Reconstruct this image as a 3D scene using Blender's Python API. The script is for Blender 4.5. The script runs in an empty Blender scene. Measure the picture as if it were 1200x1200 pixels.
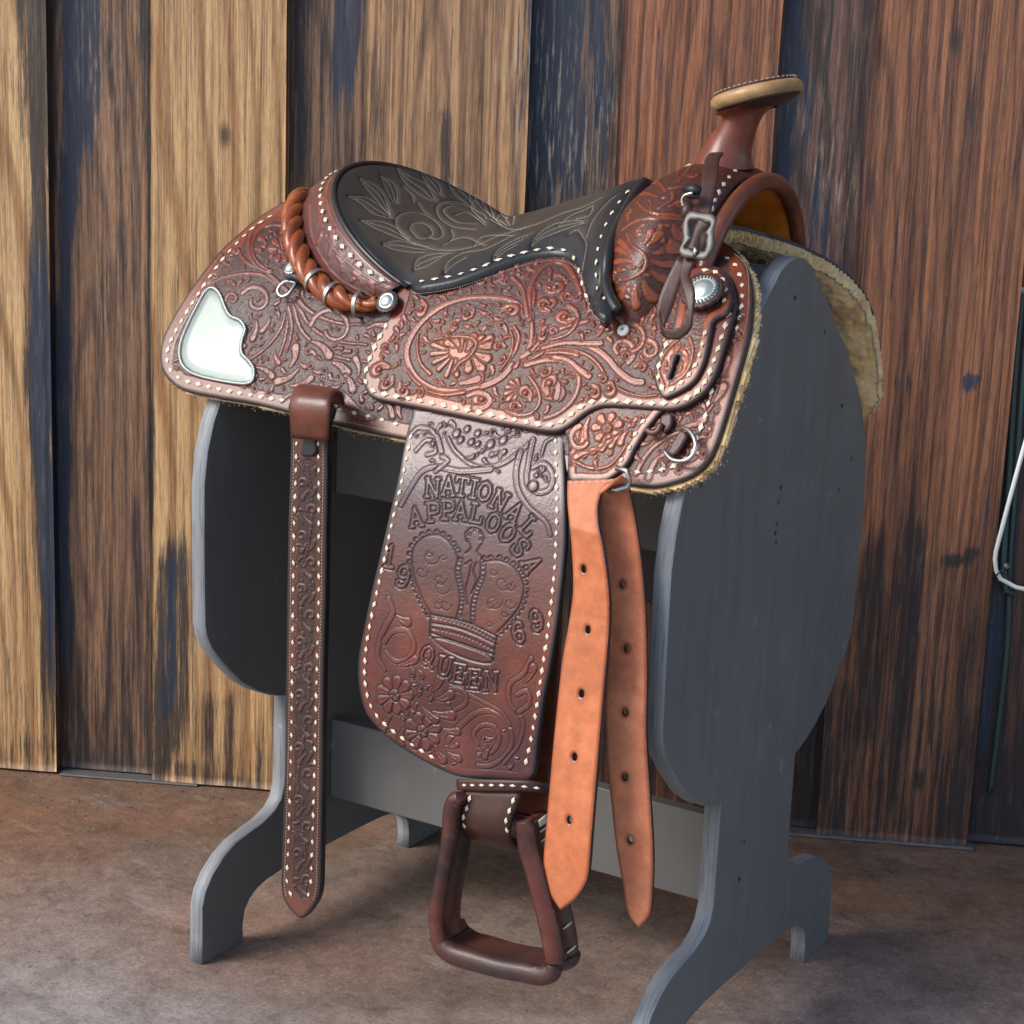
import bpy, math, random
import numpy as np
from mathutils import Vector, Matrix
random.seed(7); RNG = np.random.default_rng(7)
sc = bpy.context.scene
COL = sc.collection

# ------------------------------------------------------------------ camera
PF, YAW, PITCH, ROLL = 2290.65, 0.5412, 0.2341, 0.0406
CAMP = np.array([0.7733, -1.8189, 1.0294])
cF = np.array([-math.sin(YAW)*math.cos(PITCH), math.cos(YAW)*math.cos(PITCH), -math.sin(PITCH)])
_R = np.array([math.cos(YAW), math.sin(YAW), 0.0]); _U = np.cross(_R, cF)
cR = _R*math.cos(ROLL)+_U*math.sin(ROLL); cU = -_R*math.sin(ROLL)+_U*math.cos(ROLL)
camd = bpy.data.cameras.new('camera'); cam = bpy.data.objects.new('camera', camd); COL.objects.link(cam)
m = Matrix(((cR[0], cU[0], -cF[0], CAMP[0]), (cR[1], cU[1], -cF[1], CAMP[1]), (cR[2], cU[2], -cF[2], CAMP[2]), (0, 0, 0, 1)))
cam.matrix_world = m
camd.sensor_width = 36; camd.lens = PF*36/1200; camd.clip_end = 200; camd.clip_start = 0.05
camd.dof.use_dof = True; camd.dof.focus_distance = 2.0; camd.dof.aperture_fstop = 40.0
sc.camera = cam
sc.render.resolution_x = 1024; sc.render.resolution_y = 1024

# ------------------------------------------------------------------ light
SUN_DIR = Vector((-0.75, -1.0, 0.95)).normalized()      # towards the sun
w = bpy.data.worlds.new('World'); sc.world = w; w.use_nodes = True
nt = w.node_tree; bg = nt.nodes['Background']
sky = nt.nodes.new('ShaderNodeTexSky'); sky.sky_type = 'NISHITA'; sky.sun_disc = False
sky.sun_elevation = math.asin(SUN_DIR.z); sky.sun_rotation = math.atan2(SUN_DIR.x, SUN_DIR.y)
sky.air_density = 1.0; sky.dust_density = 1.2; sky.ozone_density = 1.0
nt.links.new(sky.outputs[0], bg.inputs[0]); bg.inputs[1].default_value = 0.125
sl = bpy.data.lights.new('sun', 'SUN'); sun = bpy.data.objects.new('sun', sl); COL.objects.link(sun)
sl.energy = 1.5; sl.angle = math.radians(26); sl.color = (1, 0.95, 0.88)
sun.rotation_euler = SUN_DIR.to_track_quat('Z', 'Y').to_euler()
vs = sc.view_settings; vs.view_transform = 'Standard'; vs.look = 'None'; vs.gamma = 1; vs.exposure = 1.12

# ------------------------------------------------------------------ helpers: geometry of the view
def proj(P):
    d = np.atleast_2d(P)-CAMP; z = d@cF
    return np.stack([600+PF*(d@cR)/z, 600-PF*(d@cU)/z], 1)
def ray(x, y): return cF+cR*(x-600)/PF+cU*(600-y)/PF
def onX(x, y, X): d = ray(x, y); return CAMP+d*(X-CAMP[0])/d[0]
def onY(x, y, Y): d = ray(x, y); return CAMP+d*(Y-CAMP[1])/d[1]
WA = 0.4334; WD = 2.5393
WN = np.array([-math.sin(WA), math.cos(WA), 0]); WT = np.array([math.cos(WA), math.sin(WA), 0])
WO = np.array([CAMP[0], CAMP[1], 0])+WN*WD
def onwall(x, y, off=0.0):
    d = ray(x, y); k = ((WO-WN*off-CAMP)@WN)/(d@WN); P = CAMP+d*k; return np.array([(P-WO)@WT, P[2]])

def catmull(pts, closed=False, step=3.0):
    p = np.asarray(pts, float); n = len(p); out = []
    rng = range(n if closed else n-1)
    for i in rng:
        if closed: a, b, c, d = p[(i-1) % n], p[i], p[(i+1) % n], p[(i+2) % n]
        else: a, b, c, d = p[max(i-1, 0)], p[i], p[i+1], p[min(i+2, n-1)]
        k = max(1, int(np.linalg.norm((c-b)[:2] if len(b) < 3 else c-b)/step))
        for j in range(k):
            t = j/k
            out.append(0.5*((2*b)+(-a+c)*t+(2*a-5*b+4*c-d)*t*t+(-a+3*b-3*c+d)*t**3))
    if not closed: out.append(p[-1])
    return np.array(out)

# ------------------------------------------------------------------ helpers: objects
def tag(o, label=None, cat=None, group=None, kind=None):
    if label: o['label'] = label
    if cat: o['category'] = cat
    if group: o['group'] = group
    if kind: o['kind'] = kind
    return o
def empty(name, loc, label, cat):
    o = bpy.data.objects.new(name, None); o.empty_display_size = 0.05; COL.objects.link(o)
    o.location = loc; tag(o, label, cat); return o
def link(name, me, mat=None, parent=None):
    if mat is not None and not me.materials: me.materials.append(mat)
    o = bpy.data.objects.new(name, me); COL.objects.link(o)
    if parent is not None: o.parent = parent
    return o
ROOTLOC = {}
def mesh(name, V, Fc, mat, parent=None, smooth=True, attrs=None, origin=None):
    """V in world coordinates; objects stay at their parent's frame (parents are unrotated empties or world)."""
    V = np.asarray(V, float)
    off = np.zeros(3)
    if parent is not None:
        p = parent
        while p is not None: off = off+np.array(p.location); p = p.parent
    me = bpy.data.meshes.new(name)
    if isinstance(Fc, np.ndarray):
        me.vertices.add(len(V)); me.vertices.foreach_set('co', (V-off).astype(np.float32).ravel())
        nf, k = Fc.shape
        me.loops.add(nf*k); me.loops.foreach_set('vertex_index', Fc.astype(np.int32).ravel())
        me.polygons.add(nf); me.polygons.foreach_set('loop_start', (np.arange(nf)*k).astype(np.int32))
        me.update(calc_edges=True); me.validate()
    else:
        me.from_pydata([tuple(v) for v in V-off], [], [tuple(int(i) for i in f) for f in Fc]); me.update()
    if smooth: me.polygons.foreach_set('use_smooth', np.ones(len(me.polygons), bool))
    if attrs:
        for k_, a in attrs.items():
            at = me.attributes.new(k_, 'FLOAT', 'POINT'); at.data.foreach_set('value', np.asarray(a, np.float32))
    return link(name, me, mat, parent)

def box_vf(c, ax, ay, az, hx, hy, hz, bev=0.0):
    """box with chamfered edges -> verts, faces (12+ quads)"""
    c = np.array(c, float); ax, ay, az = [np.array(a, float) for a in (ax, ay, az)]
    V = []; Fc = []
    if bev <= 0:
        for sx in (-1, 1):
            for sy in (-1, 1):
                for sz in (-1, 1): V.append(c+ax*hx*sx+ay*hy*sy+az*hz*sz)
        Fc = [(0, 1, 3, 2), (4, 6, 7, 5), (0, 4, 5, 1), (2, 3, 7, 6), (0, 2, 6, 4), (1, 5, 7, 3)]
        return V, Fc
    idx = {}
    for sx in (-1, 1):
        for sy in (-1, 1):
            for sz in (-1, 1):
                for k in range(3):
                    h = [hx-bev, hy-bev, hz-bev]; h[k] += bev
                    idx[(sx, sy, sz, k)] = len(V); V.append(c+ax*h[0]*sx+ay*h[1]*sy+az*h[2]*sz)
    for k in range(3):
        for s in (-1, 1):
            q = []
            for (a, b) in ((-1, -1), (1, -1), (1, 1), (-1, 1)):
                t = [0, 0, 0]; t[k] = s; t[(k+1) % 3] = a; t[(k+2) % 3] = b; q.append(idx[(*t, k)])
            Fc.append(q if s > 0 else q[::-1])
    for k in range(3):
        i, j = (k+1) % 3, (k+2) % 3
        for a in (-1, 1):
            for b in (-1, 1):
                t1 = [0]*3; t1[i] = a; t1[j] = b; t2 = t1[:]; t1[k] = -1; t2[k] = 1
                q = [idx[(*t1, i)], idx[(*t2, i)], idx[(*t2, j)], idx[(*t1, j)]]
                Fc.append(q if a*b < 0 else q[::-1])
    for sx in (-1, 1):
        for sy in (-1, 1):
            for sz in (-1, 1):
                q = [idx[(sx, sy, sz, k)] for k in range(3)]
                Fc.append(q if sx*sy*sz > 0 else q[::-1])
    return V, Fc
def tube_vf(path, rad, n=10, closed=False, cap=True, up=None):
    P = np.asarray(path, float); N = len(P); V = []; Fc = []
    rad = np.broadcast_to(np.asarray(rad, float), (N,))
    T = np.gradient(P, axis=0) if not closed else np.roll(P, -1, 0)-np.roll(P, 1, 0)
    T /= np.linalg.norm(T, axis=1)[:, None]+1e-12
    a = np.array([0, 0, 1.0]) if up is None else np.array(up, float)
    if abs(T[0]@a) > .9: a = np.array([1.0, 0, 0])
    nrm = a-T[0]*(a@T[0]); nrm /= np.linalg.norm(nrm)
    for i in range(N):
        nrm = nrm-T[i]*(nrm@T[i]); nrm /= np.linalg.norm(nrm)+1e-12; b = np.cross(T[i], nrm)
        for j in range(n):
            th = 2*math.pi*j/n; V.append(P[i]+rad[i]*(nrm*math.cos(th)+b*math.sin(th)))
    for i in range(N if closed else N-1):
        k = (i+1) % N
        for j in range(n): Fc.append((i*n+j, i*n+(j+1) % n, k*n+(j+1) % n, k*n+j))
    if cap and not closed:
        Fc.append(tuple(range(n))[::-1]); Fc.append(tuple((N-1)*n+j for j in range(n)))
    return V, Fc
class MB:
    def __init__(s): s.V = []; s.F = []
    def add(s, vf):
        o = len(s.V); s.V += list(vf[0]); s.F += [tuple(i+o for i in f) for f in vf[1]]; return s
    def build(s, name, mat, parent=None, smooth=True, **k): return mesh(name, np.array(s.V), s.F, mat, parent, smooth, **k)
def lathe_vf(prof, c, n, up, seg=24):
    """prof: (r,h) list; axis n"""
    c = np.array(c, float); n = np.array(n, float)/np.linalg.norm(n)
    a = np.array(up, float); a = a-n*(a@n); a /= np.linalg.norm(a); b = np.cross(n, a); V = []; Fc = []
    for r, h in prof:
        for j in range(seg):
            th = 2*math.pi*j/seg; V.append(c+n*h+r*(a*math.cos(th)+b*math.sin(th)))
    for i in range(len(prof)-1):
        for j in range(seg): Fc.append((i*seg+j, i*seg+(j+1) % seg, (i+1)*seg+(j+1) % seg, (i+1)*seg+j))
    Fc.append(tuple((len(prof)-1)*seg+j for j in range(seg)))
    return V, Fc
def ribbon(name, L, Rr, thick, mat, parent, sub=1, nrm_flip=1, step=0.006):
    """strap between two 3D edge polylines, with thickness"""
    L = catmull(L, step=step); k = len(L)
    Rp = np.asarray(Rr, float); Rs = catmull(Rp, step=step)
    t = np.linspace(0, len(Rs)-1, k); Rs = np.stack([np.interp(t, np.arange(len(Rs)), Rs[:, i]) for i in range(3)], 1)
    T = np.gradient((L+Rs)/2, axis=0); W = Rs-L; N = np.cross(T, W); N /= np.linalg.norm(N, axis=1)[:, None]+1e-9; N *= nrm_flip
    ms = [0.0, .06, .25, .5, .75, .94, 1.0]; hs = [.3, .9, 1, 1, 1, .9, .3]
    V = []; n = len(ms)
    for i in range(k):
        for s, h in zip(ms, hs): V.append(L[i]+W[i]*s+N[i]*thick*.5*h)
        for s, h in zip(ms[::-1], hs[::-1]): V.append(L[i]+W[i]*s-N[i]*thick*.5*h)
    Fc = []; m2 = 2*n
    for i in range(k-1):
        for j in range(m2): Fc.append((i*m2+j, i*m2+(j+1) % m2, (i+1)*m2+(j+1) % m2, (i+1)*m2+j))
    Fc.append(tuple(range(m2))[::-1]); Fc.append(tuple((k-1)*m2+j for j in range(m2)))
    return mesh(name, V, Fc, mat, parent)

# ------------------------------------------------------------------ materials
def newmat(name):
    m_ = bpy.data.materials.new(name); m_.use_nodes = True
    nt_ = m_.node_tree; b = nt_.nodes['Principled BSDF']; return m_, nt_, b
def N(nt_, t, **k):
    n = nt_.nodes.new(t)
    for a, v in k.items():
        if a.startswith('i_'): n.inputs[a[2:].replace('_', ' ')].default_value = v
        else: setattr(n, a, v)
    return n
def ramp(nt_, src, stops, interp='LINEAR'):
    r = nt_.nodes.new('ShaderNodeValToRGB'); r.color_ramp.interpolation = interp
    e = r.color_ramp.elements
    while len(e) < len(stops): e.new(0.5)
    for el, (p, c) in zip(e, stops): el.position = p; el.color = (*c, 1) if len(c) == 3 else c
    nt_.links.new(src, r.inputs[0]); return r
def mix(nt_, a, b, fac, mode='MIX'):
    n = nt_.nodes.new('ShaderNodeMix'); n.data_type = 'RGBA'; n.blend_type = mode
    for i, v in ((6, a), (7, b), (0, fac)):
        if hasattr(v, 'is_linked') or isinstance(v, bpy.types.NodeSocket): nt_.links.new(v, n.inputs[i])
        else: n.inputs[i].default_value = (*v, 1) if isinstance(v, tuple) and len(v) == 3 else v
    return n.outputs[2]
def noise(nt_, scale, detail=5, rough=.55, vec=None, dist=0):
    n = N(nt_, 'ShaderNodeTexNoise'); n.inputs['Scale'].default_value = scale; n.inputs['Detail'].default_value = detail
    n.inputs['Roughness'].default_value = rough; n.inputs['Distortion'].default_value = dist
    if vec is not None: nt_.links.new(vec, n.inputs['Vector'])
    return n.outputs['Fac']
def coords(nt_, scale=(1, 1, 1), rot=(0, 0, 0)):
    t = N(nt_, 'ShaderNodeTexCoord'); mp = N(nt_, 'ShaderNodeMapping'); mp.inputs['Scale'].default_value = scale; mp.inputs['Rotation'].default_value = rot
    nt_.links.new(t.outputs['Object'], mp.inputs['Vector']); return mp.outputs['Vector']
def bump(nt_, b, src, strength, dist=0.001):
    n = N(nt_, 'ShaderNodeBump'); n.inputs['Strength'].default_value = strength; n.inputs['Distance'].default_value = dist
    nt_.links.new(src, n.inputs['Height']); 
    if b.inputs['Normal'].is_linked: nt_.links.new(b.inputs['Normal'].links[0].from_socket, n.inputs['Normal'])
    nt_.links.new(n.outputs[0], b.inputs['Normal']); return n

def leather(name, cA, cB, cAnt, rough=.36, tool=True, spec=.5, coat=.15, wear_sheen=None, scuff=None, age=None):
    m_, t, b = newmat(name); v = coords(t)
    n1 = noise(t, 9, 4, .6, v); c = ramp(t, n1, [(.38, cA), (.64, cB)]).outputs[0]
    n2 = noise(t, 60, 6, .7, v)
    c = mix(t, c, ramp(t, n2, [(.3, (.45, .45, .45)), (.7, (1.25, 1.25, 1.25))]).outputs[0], .55, 'MULTIPLY')
    if age: c = mix(t, c, age, mix(t, (0, 0, 0), ramp(t, noise(t, 4.5, 5, .65, v, .5), [(.42, (0,)*3), (.62, (1,)*3)]).outputs[0], .75))
    if scuff: c = mix(t, c, scuff, mix(t, (0, 0, 0), ramp(t, noise(t, 42, 8, .75, v), [(.56, (0,)*3), (.70, (1,)*3)]).outputs[0], .6))
    if wear_sheen:  # tint mask: real rubbing on straps and seat, painted sheen on other leather
        a2 = N(t, 'ShaderNodeAttribute', attribute_name='wear_sheen'); c = mix(t, c, wear_sheen, a2.outputs['Fac'])
    if tool:
        a = N(t, 'ShaderNodeAttribute', attribute_name='ant'); c = mix(t, c, cAnt, a.outputs['Fac'])
        rr = N(t, 'ShaderNodeMapRange'); rr.inputs['To Min'].default_value = rough; rr.inputs['To Max'].default_value = min(.85, rough+.3)
        t.links.new(a.outputs['Fac'], rr.inputs['Value']); t.links.new(rr.outputs[0], b.inputs['Roughness'])
    else: b.inputs['Roughness'].default_value = rough
    t.links.new(c, b.inputs['Base Color']); b.inputs['Specular IOR Level'].default_value = spec*.75
    b.inputs['Coat Weight'].default_value = coat*.45; b.inputs['Coat Roughness'].default_value = .2
    vo = N(t, 'ShaderNodeTexVoronoi'); vo.inputs['Scale'].default_value = 900; t.links.new(v, vo.inputs['Vector'])
    bump(t, b, vo.outputs['Distance'], .22, .0006); bump(t, b, noise(t, 220, 3, .6, v), .18, .0008)
    return m_
M = {}
M['skirt'] = leather('tooled_leather', (.21, .036, .014), (.34, .078, .024), (.024, .014, .014), rough=.25, coat=.35, age=(.085, .024, .020))
M['fender'] = leather('fender_leather', (.085, .040, .034), (.17, .060, .040), (.025, .020, .022), rough=.3, coat=.3)
M['dark'] = leather('dark_leather', (.036, .015, .012), (.065, .025, .017), (.02, .012, .01), rough=.42, tool=False, coat=.05)
M['edge'] = leather('edge_leather', (.020, .012, .013), (.035, .02, .02), (.02, .012, .01), rough=.42, tool=False)
M['orange'] = leather('swell_leather', (.17, .030, .012), (.29, .075, .020), (.035, .012, .010), rough=.22, coat=.45, age=(.09, .020, .014))
M['braid'] = leather('braid_leather', (.19, .036, .009), (.33, .085, .018), (.1, .02, .01), rough=.24, tool=False, coat=.5, scuff=(.08, .018, .008))
M['roll'] = leather('roll_leather', (.075, .022, .014), (.19, .052, .024), (.1, .02, .01), rough=.28, tool=False, coat=.3, scuff=(.05, .018, .012))
M['hornneck'] = leather('horn_neck_leather', (.11, .028, .017), (.19, .05, .026), (.1, .02, .01), rough=.28, tool=False, coat=.3)
M['raw'] = leather('worn_rawhide', (.30, .16, .065), (.58, .38, .19), (.1, .02, .01), rough=.38, tool=False, scuff=(.13, .05, .022))
M['lat'] = leather('latigo_leather', (.47, .135, .052), (.55, .18, .075), (.12, .05, .03), rough=.30, tool=False, coat=.5, wear_sheen=(.24, .060, .024))
M['lat2'] = leather('latigo_flesh_leather', (.50, .155, .075), (.62, .23, .115), (.12, .05, .03), rough=.8, tool=False, coat=0, scuff=(.32, .095, .050), wear_sheen=(.20, .055, .028))
M['stir'] = leather('stirrup_leather', (.020, .013, .014), (.12, .030, .020), (.1, .02, .01), rough=.27, tool=False, coat=.3, scuff=(.15, .085, .055))
M['treadl'] = leather('tread_leather', (.026, .022, .022), (.085, .028, .020), (.1, .02, .01), rough=.4, tool=False, coat=.1, scuff=(.09, .085, .078))
M['billet'] = leather('billet_leather', (.07, .026, .020), (.13, .045, .030), (.022, .015, .014), rough=.38)
def plain(name, col, rough, metal=0, nscale=60, var=.25, bmp=.1, spec=.5, sheen=0):
    m_, t, b = newmat(name); v = coords(t)
    c = mix(t, col, tuple(x*(1-var) for x in col), noise(t, nscale, 5, .6, v))
    t.links.new(c, b.inputs['Base Color']); b.inputs['Roughness'].default_value = rough; b.inputs['Metallic'].default_value = metal
    b.inputs['Specular IOR Level'].default_value = spec; b.inputs['Sheen Weight'].default_value = sheen
    if bmp: bump(t, b, noise(t, nscale*6, 4, .6, v), bmp, .001)
    return m_
M['lace'] = plain('rawhide_lace', (.72, .62, .46), .5, nscale=90, var=.35)
M['thread'] = plain('thread', (.55, .45, .32), .7, nscale=90, var=.4)
M['seatthread'] = plain('seat_thread', (.44, .38, .30), .8, nscale=90, var=.3)
M['steel'] = plain('worn_steel', (.62, .60, .55), .3, 1, 120, .3, .1)
M['oldsteel'] = plain('tarnished_steel', (.15, .14, .13), .5, 1, 120, .45, .3)
M['silver'] = plain('brushed_silver', (.21, .245, .225), .42, .5, 9, .28, .12)
M['conchosilver'] = plain('concho_silver', (.70, .74, .68), .33, .8, 60, .3, .1)
M['rubber'] = plain('black_tape', (.012, .011, .012), .5, nscale=90)
M['cord'] = plain('white_cord', (.72, .72, .66), .5, nscale=40, var=.15)
M['green'] = plain('green_cable', (.02, .045, .042), .5, nscale=40, var=.3)
M['zinc'] = plain('zinc_strip', (.16, .15, .14), .6, .2, 50, .6)

def suede():
    m_, t, b = newmat('seat_suede'); v = coords(t)
    c = ramp(t, noise(t, 12, 6, .65, v), [(.3, (.030, .021, .014)), (.6, (.052, .037, .026)), (.8, (.075, .056, .040))]).outputs[0]
    a = N(t, 'ShaderNodeAttribute', attribute_name='ant'); c = mix(t, c, (.10, .085, .068), a.outputs['Fac'])
    w_ = N(t, 'ShaderNodeAttribute', attribute_name='wear_sheen'); c = mix(t, c, (.020, .020, .022), w_.outputs['Fac'])
    t.links.new(c, b.inputs['Base Color'])
    mr = N(t, 'ShaderNodeMapRange'); b.inputs['Specular IOR Level'].default_value = .3; mr.inputs['To Min'].default_value = .85; mr.inputs['To Max'].default_value = .30
    t.links.new(w_.outputs['Fac'], mr.inputs['Value']); t.links.new(mr.outputs[0], b.inputs['Roughness'])
    bump(t, b, noise(t, 500, 4, .7, v), .3, .0006); return m_
M['seat'] = suede()
M['piping'] = plain('black_piping', (.018, .017, .018), .32, nscale=30, var=.3, bmp=.15)

def paint(name, base, edge=False):
    m_, t, b = newmat(name); v = coords(t)
    c = ramp(t, noise(t, 3, 6, .6, v), [(.3, tuple(x*.86 for x in base)), (.7, tuple(x*1.1 for x in base))]).outputs[0]
    sc_ = ramp(t, noise(t, 38, 3, .5, v), [(.715, (0, 0, 0)), (.74, (1, 1, 1))]).outputs[0]
    c = mix(t, c, tuple(min(1, x*2.2) for x in base), mix(t, (0, 0, 0), sc_, .35))
    if edge:
        v2 = coords(t, (420, 18, 18)); pl = noise(t, 1, 3, .6, v2)
        c = mix(t, c, tuple(x*.45 for x in base), ramp(t, pl, [(.50, (0, 0, 0)), (.66, (.7, .7, .7))]).outputs[0])
        bump(t, b, pl, .5, .001)
    brs = noise(t, 1, 6, .7, coords(t, (60, 60, 4)), .3); c = mix(t, c, ramp(t, brs, [(.3, (.80, .80, .80)), (.7, (1.16, 1.16, 1.16))]).outputs[0], .25, 'MULTIPLY')
    dst = ramp(t, noise(t, 9, 7, .7, v, .5), [(.52, (0, 0, 0)), (.72, (1, 1, 1))]).outputs[0]; c = mix(t, c, tuple(x*1.45 for x in base), mix(t, (0, 0, 0), dst, .35))
    scr = ramp(t, noise(t, 1, 3, .6, coords(t, (150, 150, 12), (.12, 0, 0))), [(.735, (0, 0, 0)), (.75, (1, 1, 1))]).outputs[0]; c = mix(t, c, tuple(x*2.4 for x in base), mix(t, (0, 0, 0), scr, .45))
    t.links.new(c, b.inputs['Base Color']); t.links.new(ramp(t, brs, [(.3, (.42,)*3), (.7, (.68,)*3)]).outputs[0], b.inputs['Roughness'])
    bump(t, b, noise(t, 1, 4, .6, coords(t, (40, 40, 7))), .12, .002); bump(t, b, noise(t, 160, 3, .6, v), .12, .0008)
    return m_
M['paint'] = paint('grey_paint', (.118, .112, .106))
M['paintedge_lit'] = paint('grey_paint_lit_plywood_edge', (.200, .205, .215), True)  # same grey paint; brighter, bluer light on the edges is put into the colour

def fleece_mat():
    m_, t, b = newmat('sheepskin'); v = coords(t)
    c = ramp(t, noise(t, 22, 5, .6, v), [(.3, (.38, .20, .070)), (.5, (.64, .41, .165)), (.72, (.72, .53, .27))]).outputs[0]
    c = mix(t, c, ramp(t, noise(t, 170, 4, .7, v), [(.3, (.6, .55, .5)), (.62, (1.12, 1.12, 1.12))]).outputs[0], .6, 'MULTIPLY')
    t.links.new(c, b.inputs['Base Color']); b.inputs['Roughness'].default_value = .95; b.inputs['Sheen Weight'].default_value = .4
    bump(t, b, noise(t, 180, 5, .7, v), .6, .003); return m_
M['fleece'] = fleece_mat()

def concrete():
    m_, t, b = newmat('stained_concrete'); v = coords(t)
    big = noise(t, 1.4, 6, .6, v, .4); c = ramp(t, big, [(.35, (.20, .090, .045)), (.55, (.15, .088, .055)), (.70, (.125, .095, .075))]).outputs[0]
    mo = noise(t, 17, 8, .72, v, .3); g = N(t, 'ShaderNodeAttribute', attribute_name='grey')
    gb = ramp(t, noise(t, 3.1, 7, .65, v, .4), [(.35, (.235, .208, .192)), (.65, (.345, .325, .308))]).outputs[0]
    c = mix(t, c, gb, g.outputs['Fac']); c = mix(t, c, ramp(t, mo, [(.34, (.62, .60, .58)), (.5, (1, 1, 1)), (.66, (1.3, 1.3, 1.3))]).outputs[0], .85, 'MULTIPLY')
    c = mix(t, c, ramp(t, noise(t, 75, 6, .8, v), [(.38, (.50, .49, .48)), (.5, (1, 1, 1)), (.63, (1.5, 1.48, 1.45))]).outputs[0], .38, 'MULTIPLY')
    c = mix(t, c, ramp(t, noise(t, 240, 5, .85, v), [(.40, (.35, .35, .35)), (.5, (.95, .95, .95)), (.61, (1.7, 1.7, 1.7))]).outputs[0], .35, 'MULTIPLY')
    spk = ramp(t, noise(t, 230, 2, .5, v), [(.66, (0, 0, 0)), (.69, (1, 1, 1))]).outputs[0]; c = mix(t, c, (.50, .48, .45), mix(t, (0, 0, 0), spk, .3))
    pale = ramp(t, noise(t, 5, 10, .82, coords(t, (1, 2.6, 1), (0, 0, .4))), [(.55, (0, 0, 0)), (.66, (1, 1, 1))]).outputs[0]
    c = mix(t, c, (.36, .35, .34), mix(t, (0, 0, 0), pale, .4))
    vo = N(t, 'ShaderNodeTexVoronoi', feature='DISTANCE_TO_EDGE'); vo.inputs['Scale'].default_value = 1.3; vo.inputs['Randomness'].default_value = 1
    wv_ = N(t, 'ShaderNodeVectorMath', operation='MULTIPLY_ADD'); nn_ = N(t, 'ShaderNodeTexNoise'); nn_.inputs['Scale'].default_value = 6; nn_.inputs['Detail'].default_value = 6; t.links.new(v, nn_.inputs['Vector']); t.links.new(nn_.outputs['Color'], wv_.inputs[0]); wv_.inputs[1].default_value = (.25, .25, 0); t.links.new(v, wv_.inputs[2]); t.links.new(wv_.outputs[0], vo.inputs['Vector'])
    hl_ = ramp(t, vo.outputs['Distance'], [(.0015, (1, 1, 1)), (.004, (0, 0, 0))]).outputs[0]; c = mix(t, c, (.03, .025, .022), mix(t, (0, 0, 0), hl_, .15))
    t.links.new(c, b.inputs['Base Color'])
    t.links.new(ramp(t, noise(t, 14, 6, .6, v), [(.3, (.5,)*3), (.7, (.8,)*3)]).outputs[0], b.inputs['Roughness'])
    bump(t, b, noise(t, 130, 6, .7, v), .35, .0015); bump(t, b, noise(t, 9, 4, .5, v), .2, .004)
    return m_
M['concrete'] = concrete()

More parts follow.
